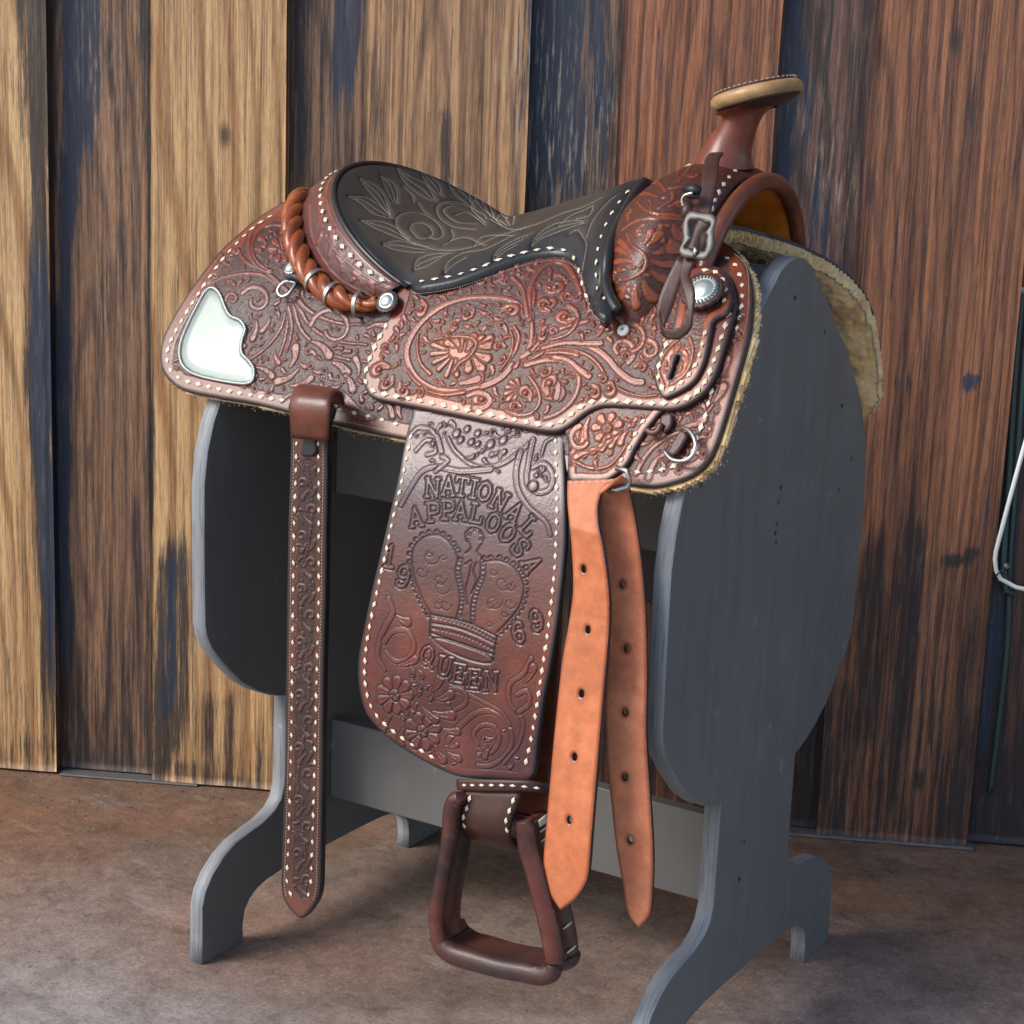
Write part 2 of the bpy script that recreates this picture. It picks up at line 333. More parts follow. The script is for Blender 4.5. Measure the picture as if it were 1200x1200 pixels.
def wood(name, light, mid, dark, seed, ring=1.0, blue=(.013, .023, .045), cen=(0, 1.3), gr=.6):
    """vertical boards; attributes: burn (dark stain, with shade painted in low down), blue (slate stain), pale (bleached)"""
    m_, t, b = newmat(name)
    tc = N(t, 'ShaderNodeTexCoord')
    def mp(s, o=(0, 0, 0)):
        q = N(t, 'ShaderNodeMapping'); q.inputs['Scale'].default_value = s; q.inputs['Location'].default_value = (seed*3.7+o[0], o[1], seed*1.3+o[2])
        t.links.new(tc.outputs['Object'], q.inputs['Vector']); return q.outputs['Vector']
    warp = N(t, 'ShaderNodeTexNoise'); warp.inputs['Scale'].default_value = 1; t.links.new(mp((5, 5, 1.3)), warp.inputs['Vector'])
    wv = N(t, 'ShaderNodeTexWave'); wv.wave_type = 'RINGS'; wv.rings_direction = 'SPHERICAL'
    wv.inputs['Scale'].default_value = 19*ring; wv.inputs['Distortion'].default_value = 2.6; wv.inputs['Detail'].default_value = 4; wv.inputs['Detail Scale'].default_value = 2.2; wv.inputs['Detail Roughness'].default_value = .6
    q_ = N(t, 'ShaderNodeMapping'); q_.inputs['Scale'].default_value = (1, 0, .085); q_.inputs['Location'].default_value = (-cen[0], 0, -cen[1]*.085); t.links.new(tc.outputs['Object'], q_.inputs['Vector'])
    wn = N(t, 'ShaderNodeTexNoise'); wn.inputs['Scale'].default_value = 1; wn.inputs['Detail'].default_value = 3; t.links.new(mp((9, 9, 1.6), (5, 0, 0)), wn.inputs['Vector'])
    vm = N(t, 'ShaderNodeVectorMath', operation='MULTIPLY_ADD'); t.links.new(wn.outputs['Color'], vm.inputs[0]); vm.inputs[1].default_value = (.05, 0, 0); t.links.new(q_.outputs['Vector'], vm.inputs[2]); t.links.new(vm.outputs[0], wv.inputs['Vector'])
    g1 = wv.outputs['Fac']
    g2 = noise(t, 1, 6, .75, mp((165, 165, 2.6))); g3 = noise(t, 1, 6, .65, mp((34, 34, 1.3), (4, 0, 0)), .4)
    c = ramp(t, g3, [(.25, mid), (.55, light), (.8, tuple(x*1.12 for x in light))]).outputs[0]
    c = mix(t, c, mid, ramp(t, g1, [(.0, (.85,)*3), (.30, (.12,)*3), (.6, (0,)*3)]).outputs[0])
    c = mix(t, c, ramp(t, g2, [(.42, (.32, .28, .25)), (.465, (.92, .91, .90)), (.62, (1.25, 1.25, 1.25))]).outputs[0], gr, 'MULTIPLY')
    g5 = noise(t, 1, 2, .5, mp((420, 420, 5), (3, 7, 0)), .1); c = mix(t, c, ramp(t, g5, [(.36, (.42, .38, .34)), (.41, (1, 1, 1))]).outputs[0], .75, 'MULTIPLY')
    g6 = noise(t, 1, 3, .7, mp((620, 620, 45), (8, 2, 0))); c = mix(t, c, ramp(t, g6, [(.34, (.50, .48, .46)), (.52, (1, 1, 1)), (.66, (1.2, 1.2, 1.2))]).outputs[0], .6, 'MULTIPLY')
    # stains broken up along the grain
    br = noise(t, 1, 10, .80, mp((85, 85, 3.2), (9, 0, 0)), .2)
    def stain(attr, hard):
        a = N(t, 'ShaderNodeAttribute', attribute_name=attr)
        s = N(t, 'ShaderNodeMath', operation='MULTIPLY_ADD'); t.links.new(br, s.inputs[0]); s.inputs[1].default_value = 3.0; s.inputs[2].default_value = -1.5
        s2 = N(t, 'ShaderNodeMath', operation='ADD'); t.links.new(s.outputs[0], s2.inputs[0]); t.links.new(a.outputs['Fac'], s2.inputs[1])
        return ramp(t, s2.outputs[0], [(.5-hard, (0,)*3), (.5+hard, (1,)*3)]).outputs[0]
    c = mix(t, c, dark, mix(t, (0, 0, 0), stain('burn_shade', .16), .92))
    c = mix(t, c, blue, mix(t, (0, 0, 0), stain('blue', .10), .92))
    fl = noise(t, 1, 5, .7, mp((170, 170, 14), (2, 0, 0)))
    pa = N(t, 'ShaderNodeAttribute', attribute_name='pale')
    c = mix(t, c, (.42, .33, .24), mix(t, (0, 0, 0), ramp(t, fl, [(.52, (0,)*3), (.7, (1,)*3)]).outputs[0], pa.outputs['Fac']))
    ck = ramp(t, noise(t, 1, 4, .6, mp((130, 130, .9), (6, 1, 0)), .2), [(.70, (0,)*3), (.73, (1,)*3)]).outputs[0]
    c = mix(t, c, (.012, .009, .009), mix(t, (0, 0, 0), ck, .85))
    vo = N(t, 'ShaderNodeTexVoronoi'); vo.inputs['Scale'].default_value = 1; t.links.new(mp((7, 7, 3.2), (1, 2, 3)), vo.inputs['Vector'])
    kn = ramp(t, vo.outputs['Distance'], [(.03, (1,)*3), (.075, (0,)*3)]).outputs[0]
    c = mix(t, c, (.02, .014, .012), mix(t, (0, 0, 0), kn, .85))
    t.links.new(c, b.inputs['Base Color']); b.inputs['Roughness'].default_value = .5; b.inputs['Specular IOR Level'].default_value = .4
    bump(t, b, g2, .7, .002); bump(t, b, ck, -.6, .002); bump(t, b, g1, .25, .002); bump(t, b, br, .3, .001)
    return m_

# ------------------------------------------------------------------ setting: floor
def smooth_noise(X, Z, fx, fz, seed):
    r = np.random.default_rng(seed); out = np.zeros_like(X)
    for k in range(5):
        a, b_, p = r.uniform(.6, 1.6), r.uniform(.6, 1.6), r.uniform(0, 6.28, 3)
        out += np.sin(X*fx*a+p[0]+1.3*np.sin(Z*fz*b_+p[1]))*np.cos(Z*fz*b_*.7+p[2]+X*fx*.4)
    return out/2.2
nx = 120
gx, gy = np.meshgrid(np.linspace(-6, 6, nx), np.linspace(-6, 6, nx), indexing='ij')
fx_ = np.sign(gx)*np.abs(gx/6)**3*40; fy_ = np.sign(gy)*np.abs(gy/6)**3*40
Vf = np.stack([fx_, fy_-.2, np.zeros_like(fx_)], -1).reshape(-1, 3)
I = np.arange(nx*nx).reshape(nx, nx); Ff = np.stack([I[:-1, :-1], I[1:, :-1], I[1:, 1:], I[:-1, 1:]], -1).reshape(-1, 4)
dw = (Vf[:, :2]-WO[:2])@(-WN[:2])           # distance in front of the wall
sx = (Vf[:, :2]-WO[:2])@WT[:2]
grey = np.clip((dw-.22)/.55, 0, 1)*np.clip(.95+.4*smooth_noise(Vf[:, 0], Vf[:, 1], 5, 5, 3), 0, 1)*.95  # brown near the wall: concrete stain with roof shade painted in
fl = mesh('concrete_floor', Vf, Ff, M['concrete'], attrs={'grey': grey}); tag(fl, kind='structure')

mbg = MB(); rg_ = random.Random(12)
for _ in range(420):
    near_ = rg_.random() < .55; s_ = rg_.uniform(-1.3, .7); dq = abs(rg_.gauss(0, .05))+.03 if near_ else rg_.uniform(.05, 1.0)
    p = WO+WT*s_-WN*dq; r = rg_.uniform(.0006, .0019)*(1 if near_ else .8); a = rg_.uniform(0, 3.1)
    ax_ = np.array([math.cos(a), math.sin(a), 0]); ay_ = np.array([-math.sin(a), math.cos(a), 0]); c = p+np.array([0, 0, r*.5])
    V = [c+ax_*r*rg_.uniform(.8, 2.2), c+ay_*r, c-ax_*r*rg_.uniform(.8, 1.6), c-ay_*r*rg_.uniform(.6, 1), c+np.array([0, 0, r*.8]), c-np.array([0, 0, r*.5])]
    mbg.add((V, [(0, 1, 4), (1, 2, 4), (2, 3, 4), (3, 0, 4), (1, 0, 5), (2, 1, 5), (3, 2, 5), (0, 3, 5)]))
gr_ = mbg.build('floor_grit', plain('grit', (.16, .12, .09), .9, nscale=30, var=.6), None, False); tag(gr_, kind='stuff')

# ------------------------------------------------------------------ setting: board wall
wall = empty('plank_wall', tuple(WO), 'stained vertical plank wall of proud and recessed boards behind the saddle stand', 'wall')
# (s0, s1, proud, light, mid, dark, ring, strokes) ; strokes: (kind, [(x,y)...px], width px, amount)
LT = (.52, .315, .145); LTm = (.27, .125, .045); BR = (.16, .075, .040); BRm = (.07, .032, .020); DK = (.016, .012, .014)
boards = [
 (-2.30, -2.10, 1, LT, LTm, .8, 0.10), (-2.10, -1.95, 0, BR, BRm, 1, .3), (-1.95, -1.75, 1, LT, LTm, .8, .1), (-1.75, -1.60, 0, LTm, BRm, 1, .3),
 (-1.60, -1.39, 1, LTm, BR, .8, .1), (-1.39, -1.26, 0, LTm, BRm, 1, .3),
 (-1.26, -1.09, 1, LT, LTm, .8, 0.15),
 (-1.09, -.904, 1, LT, LTm, .8, 0.02), (-.904, -.769, 0, (.25, .13, .068), (.10, .05, .032), .9, .25), (-.769, -.585, 1, LT, LTm, .55, .02),
 (-.585, -.485, 0, (.22, .12, .068), (.08, .045, .032), 1, .32), (-.485, -.272, 1, (.36, .20, .095), (.15, .075, .042), .8, .12),
 (-.272, -.159, 0, (.17, .10, .065), (.06, .035, .026), 1.3, .5), (-.159, .040, 1, (.27, .098, .042), (.12, .042, .025), 1.2, .12),
 (.040, .158, 0, (.13, .065, .048), (.045, .024, .020), 1, .42), (.158, .362, 1, (.24, .096, .044), (.10, .038, .023), 1.2, .18),
 (.362, .56, 0, (.12, .048, .028), (.05, .022, .018), 1, .4), (.56, .76, 1, BR, BRm, 1, .3), (.76, .92, 0, BR, BRm, 1, .4), (.92, 1.12, 1, BR, BRm, 1, .3),
 (1.12, 1.30, 0, BR, BRm, 1, .3), (1.30, 1.52, 1, BR, BRm, 1, .2), (1.52, 1.64, 0, BR, BRm, 1, .3), (1.64, 1.85, 1, BR, BRm, 1, .2), (1.85, 1.97, 0, BR, BRm, 1, .4), (1.97, 2.18, 1, BR, BRm, 1, .2),
]
strokes = [  # kind, px path, half width px, amount
 ('burn_shade', [(48, 0), (52, 200), (56, 420), (62, 600), (64, 900)], 19, .9), ('blue', [(50, 240), (56, 420), (62, 600), (66, 760)], 13, .75),
 ('blue', [(84, 0), (80, 220), (74, 450), (72, 800)], 12, .95), ('blue', [(105, 0), (103, 120), (99, 215)], 14, .9), ('burn_shade', [(140, 0), (142, 120), (146, 200)], 22, .6),
 ('burn_shade', [(173, 0), (176, 200), (178, 460), (180, 680)], 7, .85), ('burn_shade', [(80, 330), (78, 600), (76, 895)], 10, .75), ('burn_shade', [(150, 560), (165, 700), (168, 890)], 13, .6),
 ('burn_shade', [(208, 620), (206, 760), (200, 900)], 24, .8), ('blue', [(208, 640), (205, 760), (200, 850)], 9, .7), ('burn_shade', [(250, 800), (270, 905)], 60, .45), ('burn_shade', [(0, 860), (330, 915)], 26, .55),
 ('burn_shade', [(350, 0), (352, 240)], 12, .8), ('blue', [(408, 0), (402, 60), (396, 155)], 15, .9), ('burn_shade', [(382, 0), (380, 150), (372, 205)], 12, .55), ('burn_shade', [(520, 120), (530, 230)], 14, .45), ('burn_shade', [(440, 60), (448, 200)], 8, .4),
 ('blue', [(652, 0), (650, 140), (645, 250)], 30, .85), ('blue', [(700, 0), (706, 100), (700, 230)], 15, .75), ('burn_shade', [(680, 100), (672, 240)], 34, .45),
 ('burn_shade', [(735, 0), (738, 200)], 8, .35), ('burn_shade', [(905, 0), (905, 200)], 14, .35), ('blue', [(775, 40), (778, 190)], 10, .25),
 ('blue', [(932, 0), (925, 120), (920, 260)], 11, .9), ('blue', [(942, 60), (960, 260), (1012, 420), (1008, 470)], 9, .6), ('burn_shade', [(1000, 60), (990, 250), (1010, 500)], 22, .5),
 ('burn_shade', [(1075, 560), (1060, 720), (1040, 980)], 14, .75), ('burn_shade', [(1020, 600), (1010, 900)], 30, .6), ('burn_shade', [(1115, 640), (1100, 800)], 15, .35), ('blue', [(1160, 480), (1150, 640)], 9, .4),
 ('burn_shade', [(965, 930), (1140, 985)], 26, .6), ('blue', [(1185, 600), (1160, 800), (1150, 900)], 8, .9), ('blue', [(1132, 444), (1142, 444)], 7, .95), ('burn_shade', [(1105, 655), (1140, 645)], 6, .9), ('burn_shade', [(1040, 440), (1070, 450)], 9, .4),
 ('burn_shade', [(1175, 0), (1180, 300)], 14, .3), ('burn_shade', [(1050, 150), (1060, 400)], 24, .3),
 ('pale', [(640, 60), (650, 230)], 30, .9), ('pale', [(700, 100), (705, 240)], 22, .8), ('pale', [(945, 100), (990, 300)], 30, .55), ('pale', [(120, 240), (160, 600)], 30, .35), ('pale', [(230, 600), (240, 800)], 16, .6),
 ('pale', [(1090, 620), (1080, 900)], 18, .3), ('pale', [(110, 20), (125, 210)], 24, .5),
]
strk = []
for kind, pth, wd, am in strokes:
    if pth[0][1] == 0 and kind != 'pale': pth = [(pth[0][0]+8, -700+37*(len(strk) % 9)), (pth[0][0], -350)]+pth
    P = np.array([onwall(x, y) for x, y in catmull(pth, step=30)]); strk.append((kind, P, wd*.00115*.98, am))
def seg_dist(X, Y, P):
    best = np.full(X.shape, 1e9); tt = np.zeros(X.shape); L = 0.0
    seg = np.linalg.norm(np.diff(P, axis=0), axis=1); tot = seg.sum()+1e-12
    for i in range(len(P)-1):
        a, b_ = P[i], P[i+1]; d = b_-a; l2 = d@d+1e-14
        t_ = np.clip(((X-a[0])*d[0]+(Y-a[1])*d[1])/l2, 0, 1)
        q = np.hypot(X-a[0]-t_*d[0], Y-a[1]-t_*d[1]); m_ = q < best
        best = np.where(m_, q, best); tt = np.where(m_, (L+t_*seg[i])/tot, tt); L += seg[i]
    return best, tt
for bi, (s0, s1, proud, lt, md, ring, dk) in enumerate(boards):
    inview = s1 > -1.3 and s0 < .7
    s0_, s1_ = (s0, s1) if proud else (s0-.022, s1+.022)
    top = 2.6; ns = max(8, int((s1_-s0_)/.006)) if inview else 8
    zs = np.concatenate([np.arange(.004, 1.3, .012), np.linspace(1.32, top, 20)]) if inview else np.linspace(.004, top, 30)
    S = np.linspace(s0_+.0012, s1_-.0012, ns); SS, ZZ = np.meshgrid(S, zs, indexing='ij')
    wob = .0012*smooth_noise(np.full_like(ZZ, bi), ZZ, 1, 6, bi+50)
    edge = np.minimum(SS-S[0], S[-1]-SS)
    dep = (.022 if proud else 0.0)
    att = {'burn_shade': dk+.42*np.clip((.42-ZZ)/.42, 0, 1)**1.3+(.10*np.clip((.75-ZZ)/.7, 0, 1) if s0 > -.2 else 0)+.12*smooth_noise(SS, ZZ, 30, 3, bi), 'blue': np.full(SS.shape, .06)+.10*smooth_noise(SS, ZZ, 35, 2.5, bi+20), 'pale': np.full(SS.shape, .12)}  # dark stain plus wall shade painted in, growing towards the floor
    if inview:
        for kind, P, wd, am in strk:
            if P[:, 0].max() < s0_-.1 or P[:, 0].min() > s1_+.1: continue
            if P[:, 0].mean() < s0-.02 and kind != 'burn_shade': continue
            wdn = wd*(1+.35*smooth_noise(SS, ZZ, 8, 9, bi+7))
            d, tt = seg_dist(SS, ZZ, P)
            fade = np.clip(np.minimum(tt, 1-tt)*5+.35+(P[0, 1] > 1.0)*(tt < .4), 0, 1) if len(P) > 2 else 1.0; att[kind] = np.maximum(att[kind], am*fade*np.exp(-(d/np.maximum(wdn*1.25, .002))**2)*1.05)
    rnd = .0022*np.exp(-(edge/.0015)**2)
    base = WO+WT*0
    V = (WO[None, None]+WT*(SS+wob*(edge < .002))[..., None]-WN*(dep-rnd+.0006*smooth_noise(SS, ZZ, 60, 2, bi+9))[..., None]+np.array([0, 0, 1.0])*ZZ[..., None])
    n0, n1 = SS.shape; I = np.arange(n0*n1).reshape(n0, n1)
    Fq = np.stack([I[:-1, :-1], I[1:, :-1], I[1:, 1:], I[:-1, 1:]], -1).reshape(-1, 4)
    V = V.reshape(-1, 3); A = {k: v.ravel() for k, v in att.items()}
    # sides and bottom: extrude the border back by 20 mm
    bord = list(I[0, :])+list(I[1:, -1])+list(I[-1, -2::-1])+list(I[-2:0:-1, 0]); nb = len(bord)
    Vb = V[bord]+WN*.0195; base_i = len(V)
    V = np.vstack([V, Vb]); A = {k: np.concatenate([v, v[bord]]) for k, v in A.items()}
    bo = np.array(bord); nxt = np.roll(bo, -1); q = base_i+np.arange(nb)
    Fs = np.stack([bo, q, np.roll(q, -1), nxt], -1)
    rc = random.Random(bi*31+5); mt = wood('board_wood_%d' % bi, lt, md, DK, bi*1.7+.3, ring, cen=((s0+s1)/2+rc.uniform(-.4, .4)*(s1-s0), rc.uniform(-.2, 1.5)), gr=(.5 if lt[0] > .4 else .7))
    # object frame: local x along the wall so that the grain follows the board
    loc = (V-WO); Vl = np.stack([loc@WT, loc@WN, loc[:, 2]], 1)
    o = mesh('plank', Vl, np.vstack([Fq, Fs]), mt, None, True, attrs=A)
    o.parent = wall
wall.rotation_euler = (0, 0, WA)
def wallbox(name, s0, s1, z0, z1, o0, o1, mat, parent=wall, bev=.001):
    V, Fc = box_vf(((s0+s1)/2, -(o0+o1)/2, (z0+z1)/2), (1, 0, 0), (0, 1, 0), (0, 0, 1), (s1-s0)/2, (o1-o0)/2, (z1-z0)/2, bev)
    o = mesh(name, V, Fc, mat, None, False); o.parent = parent; return o
wallbox('backing_sheet', -2.3, 2.15, .0, 2.7, -.05, -.021, plain('tar_paper', (.012, .012, .014), .8))
wallbox('base_flashing', -.90, -.70, .0006, .0035, .002, .026, M['zinc']); wallbox('base_flashing', .04, .37, .0006, .0045, .002, .027, M['zinc'])

# cables at the right edge
def wpt(x, y, off): d = ray(x, y); k = ((WO-WN*off-CAMP)@WN)/(d@WN); return CAMP+d*k
g = MB(); p = catmull([wpt(*q) for q in [(1232, -60, .02), (1213, 120, .02), (1199, 330, .012), (1190, 430, .010), (1182, 560, .010), (1176, 660, .012), (1178, 692, .012), (1190, 697, .014)]], step=.02); g.add(tube_vf(p, .0045, 8)); go = g.build('wall_cable', M['green']); tag(go, 'dark green cable whose lower end bends back beside the white cord', 'cable', 'green cables at the right end of the wall'); g = MB()
p = catmull([wpt(*q) for q in [(1244, -60, .012), (1224, 120, .012), (1209, 330, .012), (1200, 430, .010), (1191, 560, .008), (1183, 660, .006), (1180, 760, .006), (1160, 930, .006)]], step=.02); g.add(tube_vf(p, .004, 8))
go = g.build('wall_cable', M['green']); tag(go, 'thinner dark green cable running down the gap past the white cord to the wall foot', 'cable', 'green cables at the right end of the wall')
ct = empty('white_cord', tuple(wpt(1185, 600, .03)), 'thin white cord looped over a nail at the right edge of the wall', 'cord')
p = catmull([wpt(*q) for q in [(1275, -300, .03), (1268, 0, .03), (1250, 300, .03), (1224, 445, .03), (1204, 510, .03), (1190, 560, .035), (1174, 620, .035), (1166, 655, .033), (1172, 678, .033), (1190, 688, .033), (1215, 692, .033), (1260, 694, .03)]], step=.012)
mb = MB(); mb.add(tube_vf(p, .0029, 10)); mb.build('cord_length', M['cord'], ct)
mb = MB(); mb.add(tube_vf([wpt(1180, 664, .005), wpt(1180, 664, .045)], .0022, 8)); mb.add(lathe_vf([(.0, 0), (.005, 0), (.005, .002), (.0, .002)], wpt(1180, 664, .045), -WN, (0, 0, 1), 12)); mb.build('nail', M['oldsteel'], ct)
mb = MB(); mb.add(tube_vf([wpt(1164, 678, .02), wpt(1170, 672, .04), wpt(1182, 664, .04)], .0012, 6)); mb.build('wire_tie', M['rubber'], ct)
mb = MB(); mb.add(box_vf(wpt(1196, 340, .016), WT, WN, (0, 0, 1), .008, .004, .004, .001)); cl = mb.build('cable_clip', M['zinc']); tag(cl, 'small pale clip fixing the green cables high at the right edge of the wall', 'clip')

# ------------------------------------------------------------------ the stand
stand = empty('saddle_stand', (-.28, 0, 0), 'dark grey painted wooden saddle stand standing on the concrete in front of the plank wall', 'saddle stand')
half = [(0, .836), (.020, .833), (.040, .824), (.068, .800), (.098, .774), (.124, .750), (.150, .728), (.172, .704), (.195, .678), (.213, .652), (.227, .625), (.237, .595), (.242, .56),
        (.242, .5), (.241, .44), (.240, .402), (.237, .388), (.228, .372), (.212, .354), (.195, .337), (.175, .319), (.150, .303), (.125, .291), (.105, .2845), (.0955, .2825),
        (.0955, .24), (.0955, .20), (.0965, .172), (.102, .156), (.113, .146), (.135, .138), (.160, .134), (.185, .129), (.207, .119), (.226, .104), (.238, .088), (.2435, .07), (.2435, .03), (.2435, 0.0),
        (.170, 0.0), (.170, .022), (.167, .038), (.158, .050), (.144, .058), (.125, .0625), (.10, .065), (.05, .066), (0, .066)]
outl = half+[(-y, z) for y, z in half[-2:0:-1]]
from mathutils.geometry import tessellate_polygon
def panel(name, x1, parent, t=.018):
    P = outl; n = len(P); bev = .0011
    # inset outline for a softly worn edge
    A = np.array(P); nx_ = np.roll(A, -1, 0); pv = np.roll(A, 1, 0); T = nx_-pv; T /= np.linalg.norm(T, axis=1)[:, None]; Nn = np.stack([-T[:, 1], T[:, 0]], 1)
    area = .5*np.sum(A[:, 0]*nx_[:, 1]-nx_[:, 0]*A[:, 1]); Nn *= (1 if area > 0 else -1)
    In = A+Nn*bev
    rings = [(In, x1), (A, x1-bev), (A, x1-t+bev), (In, x1-t)]
    V = [(x, y, z) for R_, x in rings for y, z in R_]
    tri = tessellate_polygon([[Vector((y, z, 0)) for y, z in In]])
    face = [tuple(t_) for t_ in tri]; back = [tuple(i+3*n for i in t_[::-1]) for t_ in tri]
    body = mesh(name, V, face+back, M['paint'], parent, False)
    Fe = [(k*n+i, k*n+(i+1) % n, (k+1)*n+(i+1) % n, (k+1)*n+i) for k in range(3) for i in range(n)]
    e = mesh('plywood_edge', V, Fe, M['paintedge_lit'], body, True)
    return body
pn = panel('end_panel', 0.0, stand); pf = panel('end_panel', -.56, stand)
TX = .018
def sbox(name, c, h, mat=M['paint'], rot=0.0, bev=.0012, parent=stand):
    ca, sa = math.cos(rot), math.sin(rot)
    mb = MB(); mb.add(box_vf(c, (1, 0, 0), (0, ca, sa), (0, -sa, ca), h[0], h[1], h[2], bev)); return mb.build(name, mat, parent, False)
xm = (-TX-.56)/2; hl = (.56-TX)/2-.0004
sbox('lower_rail', (xm, .003, .179), (hl, .009, .0500))
sbox('upper_rail', (xm, .003, .600), (hl, .009, .0900))
for s in (-1, 1):
    for (y0, z0, y1, z1) in ((.012, .826, .112, .752), (.116, .749, .200, .655)):
        y0, y1 = y0*s, y1*s; L = math.hypot(y1-y0, z1-z0); ang = math.atan2(z1-z0, y1-y0)
        # board lies just under the outline of the end panels
        nx2 = np.array([-(z1-z0), (y1-y0)])/L; nx2 *= (-1 if nx2[1] > 0 else 1)
        c = (xm, (y0+y1)/2+nx2[0]*.010, (z0+z1)/2+nx2[1]*.010)
        sbox('slanted_top_board', c, (hl, L/2-.001, .008), rot=ang)
# nail holes
for i, (y, z, r) in enumerate([(-.0, .795, 0), (.085, .752, 0), (-.115, .735, 0), (.150, .665, 0), (.19, .60, 0), (-.19, .635, 0), (.0, .60, 0), (-.004, .585, 0), (-.004, .562, 0), (-.006, .553, 0), (-.003, .543, 0), (-.03, .22, 0), (-.035, .18, 0), (.16, .57, 0)]):
    mb = MB(); mb.add(lathe_vf([(.0026, .0003), (.0021, .0009), (.0008, .0005), (.0, .0004)], (0.0, y, z), (1, 0, 0), (0, 0, 1), 8)); mb.build('nail_head', M['oldsteel'] if i % 3 else M['rubber'], pn, False)

# ------------------------------------------------------------------ saddle: base surfaces
saddle = empty('western_saddle', (-.28, 0, .862), 'brown tooled western saddle with black quilted seat and white buckstitching on the grey stand', 'saddle')
prof = catmull([(0, .862), (.04, .858), (.08, .844), (.115, .824), (.145, .800), (.172, .768), (.196, .728), (.216, .690), (.234, .655), (.250, .62), (.262, .58), (.270, .53)], step=.004)
_s = np.concatenate([[0], np.cumsum(np.linalg.norm(np.diff(prof, axis=0), axis=1))])
def body(a, u, side=-1):
    a = np.asarray(a, float); u = np.asarray(u, float)
    y = np.interp(np.abs(u), _s, prof[:, 0]); z = np.interp(np.abs(u), _s, prof[:, 1])
    z = z-.30*np.clip(-.57-a, 0, 1)*np.clip(1-np.abs(u)/.3, 0, 1)-.0*a
    # the skirts flare a touch at the very front
    y = y+.10*np.clip(a+.03, 0, 1)*np.clip(np.abs(u)/.25, 0, 1)
    return np.stack([a, side*y*np.sign(u+1e-12), z], -1)
def offs(S, h, eps=1e-4, flip=1):
    """surface offset along its normal"""
    def f(a, b_):
        P = S(a, b_); da = (S(a+eps, b_)-S(a-eps, b_)); db = (S(a, b_+eps)-S(a, b_-eps))
        n = np.cross(da, db); n /= np.linalg.norm(n, axis=-1)[..., None]+1e-15
        hh = h if np.isscalar(h) else h[..., None]
        return P+flip*n*hh
    return f
class Surf:
    def __init__(s, f, ar, br, flip=1, h=0.0):
        s.f = offs(f, h, flip=flip) if h else f; s.raw = f; s.flip = flip; s.h = h; s.ar = ar; s.br = br
        A, B = np.meshgrid(np.linspace(*ar, 260), np.linspace(*br, 260), indexing='ij')
        P = s.f(A, B); s.A, s.B = A.ravel(), B.ravel(); s.px = proj(P.reshape(-1, 3)); s.dep = (P.reshape(-1, 3)-CAMP)@cF
    def restrict(s, loop, grow=.004):
        d = poly_sdf(s.A, s.B, [loop])[0]; k = d > -grow; s.A, s.B, s.px, s.dep = s.A[k], s.B[k], s.px[k], s.dep[k]
    def inv(s, pts):
        out = []
        for x, y in pts:
            d = np.hypot(s.px[:, 0]-x, s.px[:, 1]-y); dm_ = d.min(); i = np.argmin(np.where(d < dm_+2.5, s.dep*60+d, 1e9)); a, b_ = s.A[i], s.B[i]; best = (d[i]+1, a, b_)
            for _ in range(7):
                e = 1e-4; Q = s.f(np.array([a, a+e, a]), np.array([b_, b_, b_+e])); q = proj(Q)
                J = np.stack([(q[1]-q[0])/e, (q[2]-q[0])/e], 1); r = np.array([x, y])-q[0]; rn = float(np.hypot(*r))
                if rn < best[0]: best = (rn, a, b_)
                if rn < .02: break
                if abs(np.linalg.det(J)) < 1e3: break
                st = np.linalg.solve(J, r); st = np.clip(st, -.006, .006); a = np.clip(a+st[0], s.ar[0]-.02, s.ar[1]+.02); b_ = np.clip(b_+st[1], s.br[0]-.02, s.br[1]+.02)
            out.append((best[1], best[2]))
        return np.array(out)
    def P(s, a, b_, h=0.0):
        return offs(s.raw, s.h+h, flip=s.flip)(np.asarray(a, float), np.asarray(b_, float))
    def normal(s, a, b_):
        p0 = s.P(a, b_, 0.0); p1 = s.P(a, b_, .001); n = p1-p0; return n/np.linalg.norm(n, axis=-1)[..., None]

